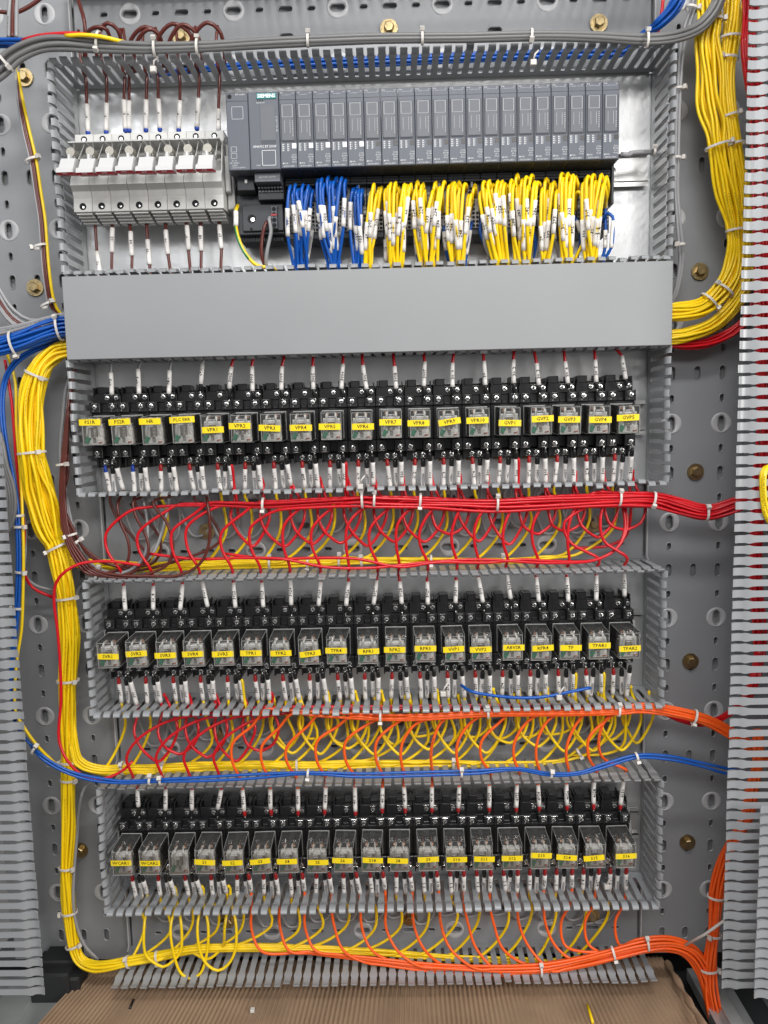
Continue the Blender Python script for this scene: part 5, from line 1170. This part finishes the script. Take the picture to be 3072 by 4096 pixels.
# ================================================================ thick grey cables over the top duct
GC = Trunk([(-80, 330, 34, 84), (0, 270, 34, 84), (60, 218, 30, 84), (150, 180, 26, 84), (250, 170, 26, 84), (400, 180, 22, 84), (600, 190, 16, 84), (850, 184, 13, 82), (1100, 168, 14, 82), (1500, 152, 13, 82), (1850, 150, 12, 82), (2172, 142, 12, 82), (2400, 146, 13, 80), (2580, 156, 16, 76), (2700, 145, 18, 70), (2790, 110, 18, 66), (2850, 50, 18, 66), (2885, -20, 18, 66), (2900, -80, 18, 66)], depth=.8)
for k in range(6):
    a, b = sun(k, 6); wire(GC.run(0, GC.n-1, a, b, k*.4, .05), 'cable', 'one thick grey cable of the bunch tied across the top', 'thick grey cables across the top', r=2.4, n=10, step=6)
# coloured ones joining it at the left
for k, (colr, pts) in enumerate((('blue', [(-40, 158, 70), (30, 158, 72), (110, 160, 76), (170, 172, 78), (230, 190, 78)]), ('blue', [(-40, 172, 66), (40, 172, 70), (100, 178, 72), (160, 190, 72)]), ('blue', [(-40, 186, 62), (30, 186, 64), (90, 196, 66)]),
        ('red', [(90, 162, 76), (150, 145, 80), (230, 136, 84), (300, 134, 86), (360, 142, 84), (430, 165, 78)]), ('yellow', [(262, 144, 88), (330, 140, 92), (400, 146, 92), (470, 162, 88), (530, 178, 80)]))):
    wire([P(*q) for q in pts], colr, '%s wire%s lying on the grey cables at the upper left' % (colr, [', topmost,', ', middle,', ', lowest,', '', ''][k]), r=1.9, step=6)
# brown arcs above
AR = [(345, 190, 330, 60, 290, -20), (345, 130, 400, 108, 440, 160), (395, 140, 430, 92, 485, 168), (520, 170, 580, 108, 650, 180), (545, 180, 590, 118, 640, 160), (625, 175, 690, 95, 780, 185), (675, 180, 730, 98, 805, 190), (762, 178, 830, 90, 895, 178)]
for k, (x0, y0, x1, y1, x2, y2) in enumerate(AR):
    if k == 0: pts = [P(300, -40, 40), P(322, 30, 44), P(338, 90, 48), P(342, 200, 40), P(345, 260, 30)]
    else: pts = [P(x0-6, y0+110, 34), P(x0-8, y0+30, 46), P(x0+(x1-x0)*.25, (y0+y1)/2+2, 54), P(x1, y1, 58), P(x1+(x2-x1)*.7, (y1+y2)/2-14, 54), P(x2, y2, 46), P(x2+4, y2+90, 34)]
    wire(pts, 'brown', 'brown wire arching above the grey cables, number %d from the left' % (k+1), 'brown arcs above the fuse holders', r=1.9)
for k, (pts, colr) in enumerate((([(-20, 45, 40), (60, 50, 40), (110, 30, 40), (180, -20, 40)], 'brown'), ([(42, -20, 40), (36, 60, 44), (34, 150, 50)], 'grey'), ([(56, -20, 40), (52, 60, 44), (50, 150, 50)], 'brown'), ([(68, -20, 38), (66, 60, 44), (66, 150, 50)], 'grey'))):
    wire([P(*q) for q in pts], colr, '%s wire at the top left corner, %s' % (colr, ['crossing sideways', 'left upright one', 'middle upright one', 'right upright one'][k]), r=2)
# blue and grey bunches at the upper right
TBr = Trunk([(2745, -80, 32, 60), (2712, 0, 30, 60), (2680, 50, 26, 56), (2630, 100, 20, 50), (2590, 130, 14, 40), (2480, 205, 20, 26), (2300, 215, 18, 18), (1900, 228, 18, 16), (1500, 244, 18, 16), (1150, 256, 18, 16), (850, 276, 16, 16), (600, 300, 14, 14)], depth=.6)
for k in range(8):
    a, b = sun(k, 8); wire(TBr.run(0, TBr.n-1 - (k % 3), a, b, k, .06), 'blue', 'one blue wire of the bunch coming down into the top duct at the right', 'blue wires inside the top duct', step=7)
wire([P(2655, -30, 40), P(2648, 40, 40), P(2636, 110, 36), P(2620, 190, 30)], 'red', 'single red wire behind the blue bunch at the upper right')
TGr = Trunk([(2795, -60, 16, 50), (2772, 30, 15, 50), (2745, 110, 14, 46), (2722, 220, 12, 44), (2714, 355, 10, 42), (2708, 500, 10, 42), (2706, 632, 9, 42), (2704, 760, 10, 40), (2712, 880, 10, 40), (2720, 979, 10, 38), (2722, 1060, 10, 34), (2705, 1160, 9, 30), (2680, 1220, 8, 26)], depth=.6)
for k in range(4):
    a, b = sun(k, 4); wire(TGr.run(0, TGr.n-1, a, b, k, .06), 'grey', 'one grey wire of the thin bunch down the outside of the right wall', 'grey wires right of the control modules', r=1.7, step=6)
p = [Q('Z3', 1535, 770, 40), Q('Z3', 1600, 772, 40), Q('Z4', 640, 1132, 40), Q('Z4', 760, 1122, 38), Q('Z4', 815, 1118, 34)]
wire(p, 'grey', 'grey cable running right from the end of the module row', r=2.6)
# loose blue wire across the fingers under the middle row
wire([Q('S3', 300, 1640, 60), Q('S3', 380, 1690, 74), Q('S3', 560, 1725, 76), Q('S3', 800, 1745, 76), Q('S3', 1000, 1735, 76), Q('S3', 1180, 1700, 76), Q('S3', 1350, 1665, 70), Q('S3', 1370, 1664, 68)], 'blue', 'loose blue wire lying across the fingers under the middle relay row', r=1.7)
# cables behind the left slats
for k in range(4):
    wire([P(-30, 1640+k*10, 50), P(-16+k*8, 1760, 56), P(0+k*9, 1860, 60), P(26+k*10, 1960, 60), P(30+k*9, 2060, 60), P(10+k*6, 2130, 60), P(-40, 2180+k*10, 60)], 'cable', 'dark grey cable curving behind the tips of the left slats', 'dark cables behind the left slats', r=2.2, step=6)
wire([P(3090, 1860, 120), P(3052, 1880, 128), P(3048, 1960, 130), P(3062, 2060, 130), P(3100, 2120, 126)], 'yellow', 'yellow wire loop cut off by the right edge of the picture', r=2.2)
wire([P(3098, 1850, 120), P(3062, 1880, 130), P(3056, 1960, 132), P(3070, 2050, 130), P(3104, 2100, 126)], 'yellow', 'inner yellow wire loop cut off by the right edge of the picture', r=2.2)

# ================================================================ CABLE TIES
def tie(px, py, ang, hw, h_, lab, dep=.6, head=1, tail=7):
    """ang: direction of the bundle in the picture in degrees (0 = to the right, 90 = down)"""
    c = P(px, py, h_); sc = (D-h_)/FPX; a = hw*sc+1.0; b = max(3.0, min(12, a*dep))+1.2
    an = math.radians(ang); tn = Vector((math.cos(an), 0, -math.sin(an))); side = tn.cross(Vector((0, 1, 0))).normalized()
    tl = R(-.10, .10); tn2 = (tn + side*tl).normalized(); side = tn2.cross(Vector((0, 1, 0))).normalized()
    mb = MB(); N = 26; vs = []
    for k in range(N):
        th = 2*math.pi*k/N; rad = side*math.cos(th)*a + Vector((0, -1, 0))*math.sin(th)*b; nn = (side*math.cos(th)/a + Vector((0, -1, 0))*math.sin(th)/b).normalized()
        for (u, v) in ((-1.6, 0), (1.6, 0), (1.3, .7), (-1.3, .7)): vs.append(c + rad + tn2*u*.8 + nn*v)
    mb.add(vs, [(k*4+j, k*4+(j+1) % 4, ((k+1) % N)*4+(j+1) % 4, ((k+1) % N)*4+j) for k in range(N) for j in range(4)], tie_m, False)
    o = mb.build('cable_tie', origin=c); tag(o, lab, 'cable tie', 'white nylon cable ties')
    th = R(.35, .9) if head > 0 else math.pi-R(.35, .9)
    hc = side*math.cos(th)*(a+.8) + Vector((0, -1, 0))*math.sin(th)*(b+.8); nn = hc.normalized()
    M = Matrix.Identity(4); td = (nn.cross(tn2)).normalized()
    mb = MB(); vs = [hc + tn2*x*2.1 + td*y*2.2 + nn*z for x in (-1, 1) for y in (-1, 1) for z in (0, 2.9)]
    mb.add(vs, [(0, 1, 3, 2), (4, 6, 7, 5), (0, 4, 5, 1), (2, 3, 7, 6), (0, 2, 6, 4), (1, 5, 7, 3)], tie_m)
    o2 = mb.build('tie_head', o, local=True)
    return o
TIES = [
 (394,165,10,30,84,'on the grey cables, leftmost over the fuse holders'),(620,190,5,26,84,'on the grey cables, second over the fuse holders'),(790,186,0,24,84,'on the grey cables, third over the fuse holders'),(20,245,-40,40,84,'on the grey cables at the left edge'),(1232,160,0,20,82,'on the grey cables above the head module'),(1689,150,0,20,82,'on the grey cables above the middle of the modules'),(2125,144,0,20,82,'on the grey cables above the right half of the modules'),(2587,158,5,24,78,'on the grey cables at the upper right corner'),
 (129,640,75,22,44,'upper one on the thin bunch in the upper left duct'),(160,985,80,22,44,'lower one on the thin bunch in the upper left duct'),(192,1218,70,26,42,'just above the blue bunch at the left'),
 (238,1310,-8,46,56,'on the blue bunch next to the lid'),(55,1375,-16,44,62,'on the blue bunch near the left edge'),
 (145,1500,115,42,54,'uppermost on the left yellow trunk'),(127,1811,90,52,54,'second from the top on the left yellow trunk'),(226,2191,65,46,42,'on the left yellow trunk at the brown wires'),(267,2393,84,40,42,'on the left yellow trunk beside the middle row top'),(272,2722,90,42,42,'on the left yellow trunk beside the middle row bottom'),(274,3046,90,36,40,'on the left yellow trunk just above the blue pair'),(273,3119,90,28,38,'on the left yellow trunk just below the blue pair'),
 (266,3470,90,28,37,'on the lower yellow trunk beside the lowest relays'),(277,3649,85,30,37,'on the lower yellow trunk beside the lowest wall'),(292,3782,70,28,37,'on the lower yellow trunk at its bend'),(512,3848,-10,22,44,'left one on the bottom yellow bundle'),(628,3828,-10,21,42,'right one on the bottom yellow bundle'),
 (2840,84,88,44,54,'topmost on the left hand yellow trunk at the right'),(2926,150,92,36,50,'topmost on the right hand yellow trunk'),(2915,233,92,30,50,'second on the right hand yellow trunk'),(2924,461,80,28,50,'third on the right hand yellow trunk'),(2874,583,78,46,50,'broad one on the left hand yellow trunk at the right'),(2944,575,78,30,48,'beside the broad one on the right hand yellow trunk'),(2945,920,88,34,44,'lowest upright one on the yellow trunks at the right'),(2838,1205,140,38,42,'on the curved yellow bunch near the lid'),(2900,1160,125,34,42,'on the curved yellow bunch near the right slats'),
 (2713,355,92,14,44,'upper one on the grey wires right of the modules'),(2708,632,90,14,44,'middle one on the grey wires right of the modules'),(2720,979,90,14,42,'lower one on the grey wires right of the modules'),(2768,33,105,20,52,'on the grey bunch at the upper right'),(2615,610,0,8,38,'on the grey cable end by the bare rail'),
 (1052,2018,0,22,60,'leftmost on the red bundle'),(1448,1998,0,30,64,'hooked over the wall lip on the red bundle'),(1497,2000,0,24,62,'second on the red bundle, left of VPR8'),(1681,2001,0,24,62,'on the red bundle under VPR9'),(1989,2013,0,26,60,'on the red bundle under GVP1'),(2479,1993,0,26,64,'on the red bundle under GVP5'),(2614,1998,10,26,66,'on the red bundle at the right wall'),(2826,2050,0,27,58,'on the red bundle crossing the right duct'),
 (1079,2253,0,22,28,'first on the yellow bundle under the upper row'),(1231,2250,8,20,28,'second on the yellow bundle under the upper row'),(1356,2242,0,18,28,'third on the yellow bundle under the upper row'),(1445,2243,0,18,28,'fourth on the yellow bundle under the upper row'),(1724,2240,0,16,28,'fifth on the yellow bundle under the upper row'),(2011,2241,0,14,28,'sixth on the yellow bundle under the upper row'),
 (392,2292,20,22,50,'on the grey and brown wires left of the middle row'),(284,2140,70,20,48,'on the brown and grey wires beside the trunk'),(308,2168,60,14,48,'small one on the brown wires by the upper wall end'),(250,1858,88,20,48,'on the grey wires left of the upper row'),
 (1521,2866,0,20,62,'first on the upper orange bundle, under RPR1'),(1951,2850,0,20,64,'second on the upper orange bundle, under VVP2'),(2475,2842,2,20,66,'third on the upper orange bundle, under TPAR2'),(2777,2867,16,26,58,'on the upper orange bundle in the right duct'),
 (491,3072,0,24,40,'first on the yellow bundle above the lower row'),(650,3076,0,24,38,'second on the yellow bundle above the lower row'),(1189,3064,0,22,34,'third on the yellow bundle above the lower row'),(1510,3054,0,22,34,'fourth on the yellow bundle above the lower row'),(1813,3052,0,18,32,'fifth on the yellow bundle above the lower row'),(2315,3010,-30,14,32,'on the yellow wires above S15'),
 (600,3122,0,13,75,'first on the long blue pair'),(643,3122,0,13,75,'second on the long blue pair'),(1232,3094,0,13,75,'third on the long blue pair'),(1846,3092,0,13,75,'fourth on the long blue pair'),(2204,3096,5,13,75,'fifth on the long blue pair'),(2547,3027,-15,13,75,'sixth on the long blue pair'),(139,2996,40,20,70,'on the blue pair beside the left slats'),
 (2164,3880,-2,24,56,'left one on the lower orange bundle'),(2453,3812,-15,24,58,'middle one on the lower orange bundle'),(2589,3776,-4,26,58,'right one on the lower orange bundle'),(2863,3587,95,30,66,'top one on the upright orange bunch'),(2856,3740,92,26,64,'second one on the upright orange bunch'),(2836,3876,88,32,64,'where the two orange bunches meet'),(2872,4045,78,38,64,'lowest one on the orange wires'),
 (72,2062,85,18,54,'upper one of two beside the blue wires at the left'),(76,2107,85,18,54,'lower one of two beside the blue wires at the left'),(84,2288,90,18,56,'on the blue and yellow wires beside the left slats'),(70,2432,95,14,58,'on the blue wires beside the upper left slats')]
for i, t_ in enumerate(TIES):
    if len(t_[5].split()) > 12: print('long', t_[5])
    tie(t_[0], t_[1], t_[2], t_[3], t_[4], 'white tie '+t_[5], head=1 if i % 3 else -1)
# long trimmed tie tail at the lower right
a, b_ = Q('T4', 1160, 1025, 62), Q('T4', 1395, 878, 92); mb = MB(); mb.tube([a, a.lerp(b_, .5)+Vector((0, -2, 0)), b_], 1.5, tie_m, n=6)
tag(mb.build('cable_tie', origin=a), 'long slanting tail of a tie pulling the lower orange bundle to the right slats', 'cable tie')
for (wn, x, y, h_, lab) in (('R2', 915, 1235, 74, 'standing on the lip above the red bundle'), ('S3', 150, 1710, 76, 'on the fingers under VVP1'), ('S3', 1112, 1740, 78, 'on the loose blue wire'), ('T3', 1040, 1320, 40, 'between the lower wires under S16'), ('Z1', 925, 420, 80, 'hanging over the top wall above the fuse holders'), ('Z3', 890, 95, 80, 'hanging over the top wall above the modules')):
    c = Q(wn, x, y, h_); mb = MB(); mb.box(c.x-2.8, c.x+2.8, c.z-2.6, c.z+2.6, h_-2, h_+2.5, tie_m, .6); mb.tube([c+Vector((0, 1, 2)), c+Vector((1.5, -2, 7)), c+Vector((5, 0, 11))], .9, tie_m, n=5)
    tag(mb.build('cable_tie', origin=c), 'white tie head '+lab, 'cable tie', 'white nylon cable ties')
print('wires', WCOUNT, 'dups', [x for x in set(PLCN) if PLCN.count(x) > 1])
